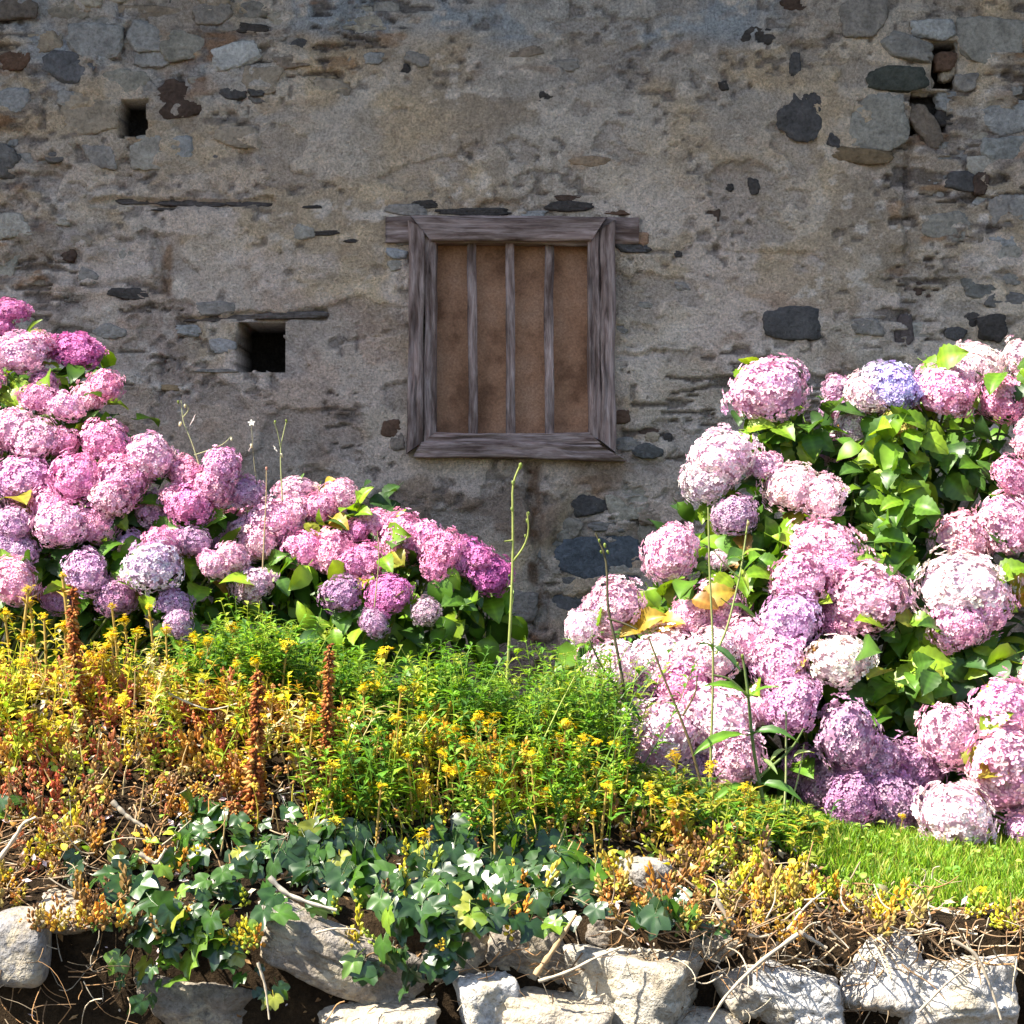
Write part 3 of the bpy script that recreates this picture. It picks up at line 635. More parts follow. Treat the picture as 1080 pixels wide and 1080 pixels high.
LOW = [(285, 550, 26, PP), (304, 541, 22, PP), (272, 572, 21, PP), (256, 560, 17, PP), (312, 516, 19, (.72, .5, .58)), (356, 524, 20, PP), (338, 535, 16, Pp), (320, 580, 24, Pp), (350, 583, 26, Pp), (383, 592, 22, DP), (398, 550, 15, Pp), (376, 560, 13, DP), (428, 568, 27, Pp), (449, 570, 20, Pp), (470, 580, 24, DP), (490, 588, 21, MGN), (517, 606, 24, (.52, .13, .36), .05), (506, 590, 17, MGN, .05), (460, 597, 17, DP, .05),
       (360, 626, 19, PUR), (410, 627, 21, MGN), (395, 656, 15, (.5, .3, .42), .05), (450, 645, 15, (.55, .36, .45)), (266, 616, 19, (.66, .48, .56)), (300, 560, 20, Pp, .08), (270, 540, 16, Pp, .15), (330, 560, 16, MV, .15), (235, 565, 18, Pp, .1), (247, 548, 14, Pp, .1), (372, 598, 18, DP, .06)]
hydrangea('hydrangea_bush', 'low spreading hydrangea bush with magenta heads under the window', (-.55, -1.15, .03), LOW, lambda px, py: 6.42 + (650 - py) / 135 * .55, (-.62, -.85, .35),
          [(415, 525, 34, 14, 7, .42, [(.03, .07, .02), (.035, .08, .02)]), (335, 548, 22, 16, 8, -.03, GY_), (375, 540, 14, 10, 4, -.05, GREENS[3:5]), (300, 605, 60, 14, 12, .08, GA), (420, 605, 40, 10, 6, .08, GA), (435, 625, 30, 14, 4, 0.02, GREENS[3:5]), (370, 655, 60, 14, 10, .05, GA), (340, 516, 24, 6, 3, .05, GY_), (480, 632, 30, 10, 6, .1, GA), (415, 590, 12, 10, 4, -.04, GY_)], 36, 32, .06, 13)
RIGHT = [(811, 412, 40, PP, 0, .82), (762, 482, 33, WHT), (746, 508, 26, WHT), (775, 544, 22, MV), (808, 492, 18, PP), (834, 513, 27, WHT), (868, 523, 24, WHT), (707, 583, 30, PP, 0, .85), (757, 592, 12, WHT), (645, 640, 33, PP), (612, 662, 18, WHT), (756, 640, 28, PP), (727, 652, 22, PP),
         (884, 412, 18, MV, .3), (886, 432, 17, MV, .3), (880, 476, 21, MV, .3), (905, 447, 22, (.70, .55, .68), .12), (916, 416, 22, WHT, .05), (943, 408, 30, BLU), (930, 402, 22, LIL, .05), (996, 414, 30, PP), (1031, 385, 32, WHT, .08), (1010, 395, 22, WHT, .06), (1058, 420, 30, Pp), (1080, 380, 24, WHT, .05),
         (950, 447, 18, (.60, .55, .16), -.05, .6), (1068, 503, 22, Pp), (871, 580, 33, PP), (880, 600, 22, Pp), (905, 578, 20, MV, .2), (1017, 568, 30, PP), (1062, 553, 32, PP), (1016, 622, 43, WHT, -.05), (1010, 660, 27, PP), (1035, 640, 26, PP), (916, 630, 35, PP), (940, 628, 22, WHT), (884, 650, 22, DP, .06), (886, 696, 29, WHT, -.03),
         (846, 612, 31, PP), (834, 655, 30, (.68, .45, .63)), (645, 706, 27, WHT), (697, 694, 36, WHT), (716, 718, 32, Pp), (752, 690, 28, WHT), (785, 676, 25, PP), (822, 700, 29, PP), (668, 770, 29, WHT), (702, 776, 35, WHT), (754, 764, 36, WHT), (776, 802, 29, (.64, .42, .52)), (836, 742, 28, MV), (808, 682, 22, PP), (628, 690, 18, PP, .1), (768, 650, 22, PP, .1),
         (895, 776, 32, MV), (920, 822, 33, PUR, .12), (945, 850, 30, PUR, .1), (962, 812, 34, PUR, .15), (870, 830, 28, PUR, .2), (925, 800, 24, MV, .1), (848, 812, 24, PUR, .2), (900, 845, 24, PUR, .12), (985, 800, 20, PUR, .15),
         (1000, 776, 32, PP), (1062, 752, 35, PP), (1066, 812, 44, PP, -.05), (1008, 860, 35, WHT, -.02, .78), (1078, 872, 16, PP), (1100, 470, 30, PP), (1120, 560, 34, PP), (1130, 640, 34, PP), (1110, 720, 34, PP), (1130, 800, 36, PP), (1140, 420, 32, WHT), (800, 745, 22, PP, .1), (670, 735, 22, (.7, .42, .5), .1), (735, 735, 24, DP, .1), (735, 812, 20, MV, .12), (650, 790, 18, PP, .1)]
hydrangea('hydrangea_bush', 'large hydrangea bush with pale pink and lilac mopheads beside the lawn', (1.05, -1.3, .03), RIGHT, lambda px, py: 5.9 + (870 - py) / 490 * 1.05, (1.15, -.75, .55),
          [(930, 490, 34, 34, 20, -.04, GREENS[:5]), (935, 560, 36, 50, 24, -.02, GREENS[:5]), (1000, 480, 50, 24, 14, .06, GREENS[:3] + GREENS[5:]), (950, 452, 30, 10, 8, -.03, GREENS[3:5]), (825, 455, 34, 16, 14, .04, GREENS[:5]), (785, 452, 12, 10, 3, 0.03, GREENS[3:5]), (960, 680, 42, 34, 20, -.03, GREENS[2:5] + YELL[2:3]), (1060, 620, 22, 30, 10, -.02, GY_), (1040, 700, 40, 24, 20, .08, GA),
           (930, 730, 50, 20, 18, .08, GA), (790, 600, 36, 18, 14, 0, GREENS[1:5]), (690, 655, 24, 10, 6, .03, GY_), (850, 690, 12, 20, 6, -.04, YELL), (1030, 800, 12, 40, 8, -.04, GY_), (985, 380, 12, 6, 3, 0, GREENS[3:5]), (1070, 395, 14, 10, 4, -.1, GREENS[1:4]), (792, 390, 10, 4, 3, .0, GREENS[3:5]), (800, 560, 30, 20, 14, .15, GA), (860, 640, 60, 100, 0, .2, GA), (735, 640, 10, 10, 4, -.05, YELL), (1055, 725, 20, 8, 4, -.05, YELL[:2])], 60, 33, .2, 16)

# ------------------------------------------------------------------ weeds behind the bank (fine leaved greenery)
def narrow_leaf(L=1., w=.09, curl=.25):
    v = np.array([(0, 0, 0), (.45 * L, -w, .04), (.45 * L, w, .04), (.5 * L, 0, -.02), (L, 0, -curl * L)])
    f = np.array([(0, 1, 3), (0, 3, 2), (1, 4, 3), (3, 4, 2)]); return v, f
NLv, NLf = narrow_leaf()
def weed_field(N, sampler, hrange, leaf_len, cols, seed, per=26, wid=1., lean=.28):
    r_ = np.random.default_rng(seed); parts = []; PT = []; XD = []; NN = []; S = []; CC = []
    for i in range(N):
        b, hh = sampler(r_); h = hh * r_.uniform(*hrange)
        top = b + np.array([r_.normal(0, lean * h), r_.normal(0, lean * h), h]); mid = (b + top) / 2 + r_.normal(0, .05 * h, 3)
        c = np.array(cols[r_.integers(len(cols))]) * r_.uniform(.75, 1.2)
        pts = spline([b, mid, top], 5); parts.append(tube(pts, np.linspace(.0022, .001, 5), 3, c * .9))
        t = r_.uniform(.25, 1, per); p = np.stack([np.interp(t, np.linspace(0, 1, 5), pts[:, k]) for k in range(3)], 1)
        a = r_.uniform(0, 6.28, per); up = r_.uniform(.1, .9, per)
        PT.append(p); XD.append(np.stack([np.cos(a), np.sin(a), up], 1)); NN.append(np.stack([-.4 * np.cos(a), -.4 * np.sin(a), np.ones(per)], 1))
        S.append(leaf_len * r_.uniform(.6, 1.2, per) * (1.15 - .5 * t)); CC.append(c[None] * r_.uniform(.75, 1.3, (per, 1)))
    S = np.concatenate(S); v = batch(NLv, NLf, frames(np.concatenate(XD), np.concatenate(NN)), np.stack([S, S * wid, S], 1), np.concatenate(PT), np.concatenate(CC))
    return cat(parts + [v])
def region(px0, px1, pyf, d0, d1):
    """plants whose tips reach about pyf(px)"""
    def s(r_):
        px = r_.uniform(px0, px1); d = r_.uniform(d0, d1); x = (px - 540) * d / F; y = -8 + d
        g = float(ground(x, y)); top = 1 + (540 - pyf(px, r_)) * d / F
        return np.array([x, y, g]), max(.06, top - g)
    return s
gcol = [(.09, .22, .02), (.12, .27, .022), (.07, .17, .03), (.20, .33, .02), (.16, .28, .03), (.30, .36, .05)]
f1 = lambda px, r_: np.interp(px, [150, 230, 330, 450, 540, 640], [680, 612, 636, 660, 672, 655]) + abs(r_.normal(0, 50)) + 70 * (float(vn2(np.array([px / 24.]), np.array([.5]), 6)[0]) - .25)
v, f, c = weed_field(1000, region(190, 660, f1, 5.5, 6.45), (.8, 1.02), .056, gcol, 1, 22, 1.9)
o = link('fine_weeds', new_mesh('fine_weeds', v, f, m_weed, c)); tag(o, 'dense fine leaved green weeds growing below the window', 'weeds', kind='stuff')
f2 = lambda px, r_: np.interp(px, [-60, 100, 200, 330], [650, 640, 670, 710]) + abs(r_.normal(0, 45)) + 50 * (float(vn2(np.array([px / 20.]), np.array([.5]), 16)[0]) - .3)
ycol = [(.40, .42, .03), (.52, .44, .03), (.26, .36, .03), (.42, .24, .035), (.22, .32, .03), (.58, .50, .06), (.6, .52, .25)]
v, f, c = weed_field(300, region(-60, 380, f2, 5.2, 6.1), (.5, 1.1), .05, ycol, 2, 15, 2.3, .4)
o = link('yellowing_weeds', new_mesh('yellowing_weeds', v, f, m_weed, c)); tag(o, 'yellowing dry weeds on the crest of the bank below the pink bush', 'weeds', kind='stuff')
f4 = lambda px, r_: np.interp(px, [340, 450, 560, 640], [720, 725, 715, 715]) + abs(r_.normal(0, 45))
v, f, c = weed_field(240, region(330, 650, f4, 5.05, 5.75), (.5, 1.1), .055, gcol, 4, 16, 2.0, .35)
o = link('slope_weeds', new_mesh('slope_weeds', v, f, m_weed, c)); tag(o, 'scattered bright green weeds mixed with yellow flowers on the mid slope', 'weeds', kind='stuff')
f3 = lambda px, r_: np.interp(px, [560, 700, 850], [770, 800, 840]) + abs(r_.normal(0, 26))
v, f, c = weed_field(170, region(590, 870, f3, 5.15, 5.75), (.55, 1.05), .050, gcol[1:] + [(.38, .34, .03), (.45, .33, .04)], 3, 14, 2.2, .4)
o = link('verge_weeds', new_mesh('verge_weeds', v, f, m_weed, c)); tag(o, 'tangled green verge weeds at the foot of the pale pink bush', 'weeds', kind='stuff')

# ------------------------------------------------------------------ lawn
def blades(N, xr, yr, h, seed, keep, cols, w=.0022):
    r_ = np.random.default_rng(seed); x = r_.uniform(*xr, N); y = r_.uniform(*yr, N); k = keep(x, y, r_.uniform(0, 1, N)); x = x[k]; y = y[k]; N = len(x)
    tv = np.array([(-1, 0, 0), (1, 0, 0), (-.7, .10, .55), (.7, .10, .55), (0, .38, 1.)]); tf = np.array([(0, 1, 3), (0, 3, 2), (2, 3, 4)])
    a = r_.uniform(0, 6.28, N); tilt = r_.normal(0, .35, (N, 2)); d = np.stack([tilt[:, 0], tilt[:, 1], np.ones(N)], 1)
    hh = r_.uniform(.5, 1.15, N) * h * (.7 + .6 * fbm2(x * 7, y * 7, 3, 4))
    c = np.array(cols)[r_.integers(0, len(cols), N)] * r_.uniform(.8, 1.2, (N, 1)) * (.75 + .5 * fbm2(x * 4, y * 4, 3, 6))[:, None]
    return batch(tv, tf, basis(d, a), np.stack([np.full(N, w) * r_.uniform(.7, 1.4, N), hh, hh], 1), np.stack([x, y, ground(x, y) - .003], 1), c)
def lawn_keep(x, y, u): return (x > .50 - .45 * (y + 2.9) + .25 * (vn2(x * 5, y * 5, 3) - .5)) & (y > -3.08 + .14 * vn2(x * 4, y * 4, 8) + .35 * sstep(1.0, .55, x))
lc = [(.15, .30, .015), (.20, .35, .02), (.10, .22, .015), (.26, .37, .03), (.36, .36, .07), (.18, .32, .02)]
v, f, c = blades(75000, (.3, 3.6), (-3.1, -1.3), .045, 5, lawn_keep, lc)
o = link('lawn', new_mesh('lawn', v, f, m_grass, c)); tag(o, 'bright green short lawn grass in front of the large bush', 'grass', kind='stuff')
v, f, c = blades(16000, (-4, 3), (-2.3, -.15), .11, 6, lambda x, y, u: ~lawn_keep(x, y, u), [(.07, .14, .02), (.1, .18, .02), (.2, .2, .05)], .003)
o = link('rough_grass', new_mesh('rough_grass', v, f, m_grass, c)); tag(o, 'rough longer grass at the shaded foot of the house wall', 'grass', kind='stuff')

# ------------------------------------------------------------------ stonecrop carpet
def shoot(seed, n=10):
    r_ = np.random.default_rng(seed); t = np.linspace(.25, 1, n); a = np.arange(n) * 2.4 + r_.normal(0, .2, n)
    ov = np.array([(0, 0, 0), (.6, -.36, 0), (.6, 0, .32), (.6, .36, 0), (.6, 0, -.32), (1, 0, 0)]); of = np.array([(0, 2, 1), (0, 3, 2), (0, 4, 3), (0, 1, 4), (5, 1, 2), (5, 2, 3), (5, 3, 4), (5, 4, 1)])
    el = .2 + 1.1 * t ** 2
    X = np.stack([np.cos(a) * np.cos(el), np.sin(a) * np.cos(el), np.sin(el)], 1); T = np.stack([.04 * np.cos(a), .04 * np.sin(a), t], 1)
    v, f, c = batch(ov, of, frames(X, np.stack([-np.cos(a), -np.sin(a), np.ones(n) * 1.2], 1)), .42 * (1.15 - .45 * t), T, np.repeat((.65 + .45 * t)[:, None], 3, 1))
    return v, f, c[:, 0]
SH = [shoot(700 + k) for k in range(4)]
PALS = {'y': [(.62, .54, .03), (.70, .56, .03), (.42, .47, .03), (.66, .44, .03), (.30, .38, .04)], 'o': [(.55, .25, .03), (.60, .33, .03), (.48, .19, .04), (.52, .40, .05)], 'r': [(.50, .13, .06), (.58, .20, .09), (.42, .09, .04), (.55, .30, .06)], 'b': [(.26, .12, .035), (.36, .21, .06), (.20, .11, .05), (.40, .30, .08)]}
def carpet():
    r_ = np.random.default_rng(9); N = 15000
    x = r_.uniform(-2.3, 2.3, N); y = r_.uniform(-3.34, -2.05, N); z = ground(x, np.maximum(y, -3.2)); d = y + 8
    px = x * F / d + 540; py = 540 - (z - 1) * F / d
    dens = np.where(px < 600, 1., 0.) * sstep(-2.0, -2.5, y)
    yT = np.interp(x, [.0, .5, .85, 1.2], [-2.5, -2.8, -3.02, -3.12]); dens = np.maximum(dens, np.where(px >= 560, .6 * sstep(1.3, .7, x) + .34, 0) * (.25 + 1.3 * sstep(.42, .55, fbm2(x * 6 + 3, y * 8, 3, 44))) * sstep(yT + .1, yT - .05, y))
    dens = dens * np.where((px > 230) & (px < 640) & (py > 868) & (py < 1000), .03, 1) * np.where((px > 100) & (px < 240) & (py > 870), .25, 1)
    dens = dens * np.where((px < 130) & (py > 800), .55, 1) * np.where(py > 985, .35, 1) * (.08 + 1.3 * sstep(.40, .50, fbm2(x * 8, y * 9, 3, 12)))
    k = r_.uniform(0, 1, N) < dens; x, y, z, px, py = x[k], y[k], z[k], px[k], py[k]; N = len(x)
    nz = fbm2(x * 3.2, y * 5, 3, 15); red = np.exp(-((px - 150) / 90) ** 2 - ((py - 770) / 55) ** 2) + .8 * np.exp(-((px - 40) / 80) ** 2 - ((py - 830) / 60) ** 2)
    u = r_.uniform(0, 1, N); col = np.zeros((N, 3))
    for i in range(N):
        if px[i] < 620: key = 'r' if u[i] < red[i] * .75 else ('b' if u[i] > .9 or (py[i] > 820 and px[i] < 230 and u[i] > .5) else ('y' if nz[i] + .25 * (u[i] - .5) + (.12 if px[i] > 220 else -.02) > .5 else 'o'))
        else: key = 'b' if u[i] > .5 else ('o' if nz[i] + .2 * (u[i] - .25) < .56 else 'y')
        pl = PALS[key]; col[i] = pl[r_.integers(len(pl))]
    col *= r_.uniform(.7, 1.25, (N, 1)); parts = []; w = r_.integers(0, 4, N)
    for q in range(4):
        s = w == q; n = s.sum(); dd = np.stack([r_.normal(0, .35, n), r_.normal(-.2, .35, n), np.ones(n)], 1); hh = r_.uniform(.03, .075, n) * np.where(r_.uniform(0, 1, n) < .2, 1.5, 1)
        tv, tf, tint = SH[q]
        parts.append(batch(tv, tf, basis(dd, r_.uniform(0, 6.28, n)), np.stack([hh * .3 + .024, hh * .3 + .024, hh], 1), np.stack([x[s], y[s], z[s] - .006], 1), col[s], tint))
    return cat(parts)
v, f, c = carpet()
o = link('stonecrop_carpet', new_mesh('stonecrop_carpet', v, f, m_sedum, c)); tag(o, 'low carpet of yellow orange and red stonecrop covering the bank', 'stonecrop', kind='stuff')

# ------------------------------------------------------------------ stonecrop flower stalks
def stalk_parts(seed):
    r_ = np.random.default_rng(seed); bx, by = r_.normal(0, .10, 2)
    pts = spline([(0, 0, 0), (bx * .3, by * .3, .5), (bx, by, 1)], 7); st = [tube(pts, np.linspace(.022, .014, 7), 5, (.36, .24, .06))]
    nl = 12; t = r_.uniform(.1, .9, nl); p = np.stack([np.interp(t, np.linspace(0, 1, 7), pts[:, k]) for k in range(3)], 1); a = r_.uniform(0, 6.28, nl)
    st.append(batch(NLv, NLf, frames(np.stack([np.cos(a), np.sin(a), np.full(nl, .8)], 1), np.tile([0, 0, 1.], (nl, 1))), np.stack([np.full(nl, .14), np.full(nl, .25), np.full(nl, .14)], 1), p, np.tile([.38, .28, .05], (nl, 1))))
    sv = new_mesh('stalk', *cat(st)[:2], m_stem, cat(st)[2], smooth=True)
    n = 20 + 4 * (seed % 5); th = r_.uniform(0, 6.28, n); rr = np.sqrt(r_.uniform(0, 1, n)) * (.75 + .35 * np.sin(th * (1 + seed % 3) + seed)); T = np.stack([rr * np.cos(th), rr * np.sin(th), .5 - .5 * rr ** 2 + r_.normal(0, .3, n)], 1)
    tv = [(0, 0, 0)]; tf = []
    for j in range(5):
        q = j * 1.2566; tv += [(.5 * math.cos(q - .35), .5 * math.sin(q - .35), .10), (math.cos(q), math.sin(q), .05), (.5 * math.cos(q + .35), .5 * math.sin(q + .35), .10)]; b = len(tv) - 3; tf += [(0, b, b + 1), (0, b + 1, b + 2)]
    nn = np.stack([.5 * T[:, 0], .5 * T[:, 1], np.ones(n)], 1) + r_.normal(0, .3, (n, 3))
    fl = [batch(np.array(tv), np.array(tf), basis(nn, r_.uniform(0, 6, n)), r_.uniform(.26, .40, n), T, np.array([(.82, .60, .01), (.88, .68, .015), (.76, .46, .01), (.84, .70, .05)])[r_.integers(0, 4, n)] * r_.uniform(.8, 1.1, (n, 1)))]
    for j in range(6):
        q = j * 1.05; fl.append(tube([(0, 0, -.75), (.35 * math.cos(q), .35 * math.sin(q), -.2), (.7 * math.cos(q), .7 * math.sin(q), .15)], .06, 4, (.42, .34, .05)))
    V, f, c = cat(fl); return sv, new_mesh('flower_cluster', V, f, m_yel, c), (bx, by)
SP = [stalk_parts(800 + k) for k in range(5)]
YH = [(30, 622), (66, 608), (118, 640), (118, 672), (112, 683), (145, 668), (157, 641), (5, 650), (245, 663), (220, 678), (303, 680), (270, 700), (405, 690), (383, 728), (423, 728), (437, 724), (445, 760), (460, 762), (450, 785), (482, 770), (500, 792), (490, 785), (540, 790), (540, 822), (402, 830), (355, 866), (505, 757), (515, 768), (575, 753), (597, 765), (588, 778),
      (602, 768), (615, 783), (630, 783), (650, 785), (663, 805), (628, 810), (685, 832), (690, 845), (710, 848), (728, 840), (712, 800), (750, 810), (785, 832), (668, 845), (600, 805), (625, 860), (873, 833), (940, 835), (952, 862), (1035, 940), (470, 812), (430, 800), (375, 790), (330, 760), (350, 810), (560, 800), (575, 835), (520, 840), (640, 830)]
r9 = np.random.default_rng(77)
for _ in range(55):
    a = r9.uniform(-20, 600); YH.append((a, float(np.interp(a, [0, 200, 400, 600], [660, 700, 760, 790]) + r9.normal(15, 28))))
for i, (a, b) in enumerate(YH):
    h = r9.uniform(.10, .20) if i < 60 else r9.uniform(.08, .16)
    if a > 860: h = r9.uniform(.05, .09)
    d = on_ground(a, b, h); p = P(a, b, d); g = float(ground(p[0], p[1])); H = max(.05, p[2] - g)
    sv, fv, (bx, by) = SP[i % 5]
    zone = 0 if a < 235 else 1 if a < 560 else 2 if a < 860 else 3
    lab = ['yellow stonecrop flower stalk in front of the tall pink bush', 'yellow stonecrop flower stalk among the ivy and green weeds mid bank', 'yellow stonecrop flower stalk at the foot of the pale pink bush', 'lone small yellow flower standing in the lawn'][zone]
    grp = ['yellow flower stalks on the left bank', 'yellow flower stalks on the middle bank', 'yellow flower stalks by the large bush', 'yellow flowers in the lawn'][zone]
    if zone == 3: lab = {873: 'small yellow flower in the lawn nearest the leafy upright weed', 940: 'yellow flower rising in front of the middle of the purple heads', 952: 'short yellow flower just left of the lowest white hydrangea head', 1035: 'lone yellow flower in the open lawn at the right edge'}[a]
    root = empty('stonecrop_stalk', (p[0] - bx * H, p[1] - by * H, g), lab, 'flower stalk', grp)
    root.rotation_euler = (0, 0, 0)
    s1 = link('stalk', sv, (p[0] - bx * H, p[1] - by * H, g), parent=root); s1.scale = (H if H < .16 else .16, H if H < .16 else .16, H); s1.scale = (H, H, H)
    R_ = r9.uniform(.015, .030) if zone < 3 else .016
    link('flower_cluster', fv, (p[0], p[1], p[2]), (r9.normal(0, .2), r9.normal(0, .2), r9.uniform(0, 6)), (R_, R_, R_ * .8), root)

# ------------------------------------------------------------------ rusty seed spikes
def spike(pts_px, d, w, seed, label):
    r_ = np.random.default_rng(seed); pts = spline([P(a, b, d + 0 * i) for i, (a, b) in enumerate(pts_px)], 14); base = pts[0].copy()
    root = empty('seed_spike', base, label, 'seed spike', 'rusty seed spikes on the bank')
    v, f, c = tube(pts - base, np.linspace(.006, .003, 14), 6, (.16, .05, .02)); link('stem', new_mesh('stem', v, f, m_spike, c, smooth=True), base, parent=root)
    n = 380; t = r_.uniform(.04, 1, n) ** .9; p = np.stack([np.interp(t, np.linspace(0, 1, 14), pts[:, k]) for k in range(3)], 1) - base
    a = r_.uniform(0, 6.28, n); X = np.stack([np.cos(a), np.sin(a), r_.uniform(-.9, .2, n)], 1)
    bv = np.array([(0, 0, 0), (.45, -.2, 0), (.45, 0, .2), (.45, .2, 0), (.45, 0, -.2), (1, 0, 0)]); bf = np.array([(0, 2, 1), (0, 3, 2), (0, 4, 3), (0, 1, 4), (5, 1, 2), (5, 2, 3), (5, 3, 4), (5, 4, 1)])
    S = 1.35 * w * (1.1 - .5 * t) * r_.uniform(.7, 1.2, n); col = np.array([(.36, .11, .025), (.28, .07, .02), (.45, .18, .04), (.22, .06, .02), (.5, .27, .08)])[r_.integers(0, 5, n)]
    v, f, c = batch(bv, bf, frames(X, np.tile([0., .2, 1], (n, 1))), S, p, col); link('seed_capsules', new_mesh('seed_capsules', v, f, m_spike, c, smooth=True), base, parent=root)
spike([(88, 800), (84, 740), (77, 680), (77, 618)], 5.42, .026, 1, 'tallest rusty brown seed spike, leftmost on the bank below the tall bush')
spike([(264, 895), (268, 840), (271, 780), (272, 706)], 5.12, .027, 2, 'rusty seed spike with thick capsules at its foot, between the other two')
spike([(342, 875), (344, 810), (346, 750), (347, 680)], 5.2, .023, 3, 'slender rusty seed spike rightmost, beside the small grey stone')
spike([(258, 905), (255, 880), (250, 862), (246, 846)], 5.06, .024, 4, 'short stubby rusty seed spike leaning beside the ivy')

# ------------------------------------------------------------------ ivy
def ivy_leaf(seed):
    r_ = np.random.default_rng(seed)
    tips = [(-155, .40), (-125, .50), (-98, .50), (-76, .66), (-58, .80), (-42, .68), (-26, .62), (-13, .82), (0, 1.0), (13, .82), (26, .62), (42, .68), (58, .80), (76, .66), (98, .50), (125, .50), (155, .40)]
    V = [(0, 0, 0)]; col = [(1.5, 1.5, 1.35)]; f = []
    for ring, s in ((0, .5), (1, 1.)):
        for i, (a, r) in enumerate(tips):
            a_ = math.radians(a + r_.normal(0, 2)); rr = r * s * r_.uniform(.96, 1.04); lobe = i in (1, 4, 8, 12, 15)
            z = (.03 if lobe else .07) * s - (.30 * rr ** 2) + .12 * abs(math.sin(a_)) * rr
            V.append((rr * math.cos(a_), rr * math.sin(a_), z)); b = 1.25 if (lobe and ring == 0) else .95 if ring else 1.; col.append((b, b, b * .95))
    n = len(tips)
    for i in range(n - 1):
        f += [(0, 1 + i, 2 + i), (1 + i, 1 + n + i, 2 + n + i), (1 + i, 2 + n + i, 2 + i)]
    V = np.array(V); pv, pf, pc = tube([(-.75, .05, -.25), (-.35, .02, -.05), (0, 0, 0)], .022, 4, (1.6, 1.2, .7))
    v, f, c = cat([(V, np.array(f), np.array(col)), (pv, pf, pc)]); return new_mesh('leaf', v, f, m_ivy, c, smooth=True)
IL = [ivy_leaf(900 + k) for k in range(7)]
ICOL = [(.022, .06, .012), (.026, .07, .012), (.035, .09, .012), (.018, .045, .014), (.05, .12, .012), (.03, .07, .02)]; IY = [(.13, .22, .02), (.09, .17, .02), (.22, .24, .03)]
def ivy(label, regs, base_px, seed):
    r_ = np.random.default_rng(seed); b = P(*base_px, ray_ground(*base_px)); root = empty('ivy', b, label, 'ivy', 'ivy over the retaining wall'); vines = []; last = None
    for (cx, cy, rx, ry, n, yel, lo, hi) in regs:
        pts = []
        for _ in range(n):
            a = r_.uniform(0, 6.28); rr = math.sqrt(r_.uniform(0, 1)); px = cx + rx * rr * math.cos(a); py = cy + ry * rr * math.sin(a)
            d = min(ray_ground(px, py, off=.03), 4.78 if py > 1000 else 9) - r_.uniform(0, .07)
            if py > 955: d = min(d, 4.72 - r_.uniform(0, .05))
            p = P(px, py, d); pts.append(p)
            xd = np.array([r_.normal(0, .8), -.4, -.6 + r_.normal(0, .45)]); nn = np.array([r_.normal(-.25, .6), -.75 + r_.normal(0, .45), .75 + r_.normal(0, .4)])
            c = IY[r_.integers(3)] if r_.uniform() < yel else ICOL[r_.integers(6)]
            s = r_.uniform(lo, hi) * 1.55
            link('leaf', IL[r_.integers(7)], p, frame(xd, nn), (s, s * r_.uniform(.85, 1.15), s), root, c)
        pts = sorted(pts, key=lambda q: q[0] + .5 * q[2])[::4]
        for i in range(len(pts) - 2): vines.append(tube(spline([pts[i] + [0, .02, -.02], (pts[i] + pts[i + 1]) / 2 + r_.normal(0, .015, 3) + [0, .02, 0], pts[i + 1] + [0, .02, -.02]], 6), .0022, 4, (.16, .10, .05)))
    v, f, c = cat(vines); link('vine', new_mesh('vine', v - b, f, m_twig, c, smooth=True), b, parent=root)
ivy('dense dark green ivy patch spilling over the long slab at the centre', [(440, 895, 150, 36, 105, .08, .026, .044), (560, 905, 75, 48, 60, .10, .026, .044), (545, 955, 90, 22, 26, .1, .024, .04), (455, 950, 70, 40, 42, .05, .028, .046), (425, 1000, 60, 45, 20, .2, .02, .036), (300, 940, 50, 30, 14, .1, .022, .036), (470, 1000, 22, 26, 8, .2, .02, .034), (330, 900, 70, 26, 24, .12, .022, .036)], (500, 900), 1)
ivy('sparse glossy ivy trails hanging over the left boulders', [(120, 905, 55, 30, 12, .2, .022, .036), (150, 960, 45, 35, 16, .1, .026, .05), (225, 900, 50, 50, 30, .15, .022, .036), (225, 965, 45, 40, 26, .4, .016, .028), (205, 860, 30, 20, 8, .05, .026, .038), (160, 1015, 35, 45, 16, .4, .016, .032), (190, 985, 50, 30, 18, .2, .022, .04), (250, 1000, 30, 35, 14, .3, .018, .03), (285, 1045, 20, 30, 6, .3, .014, .024), (15, 855, 25, 16, 5, .5, .022, .034), (300, 870, 30, 18, 6, .1, .02, .03)], (150, 920), 2)
ivy('small ivy cluster beside the round grey stone on the bank edge', [(715, 955, 34, 22, 13, .05, .024, .042), (680, 965, 22, 12, 5, .1, .02, .03), (760, 985, 20, 20, 5, .1, .016, .024)], (715, 960), 3)

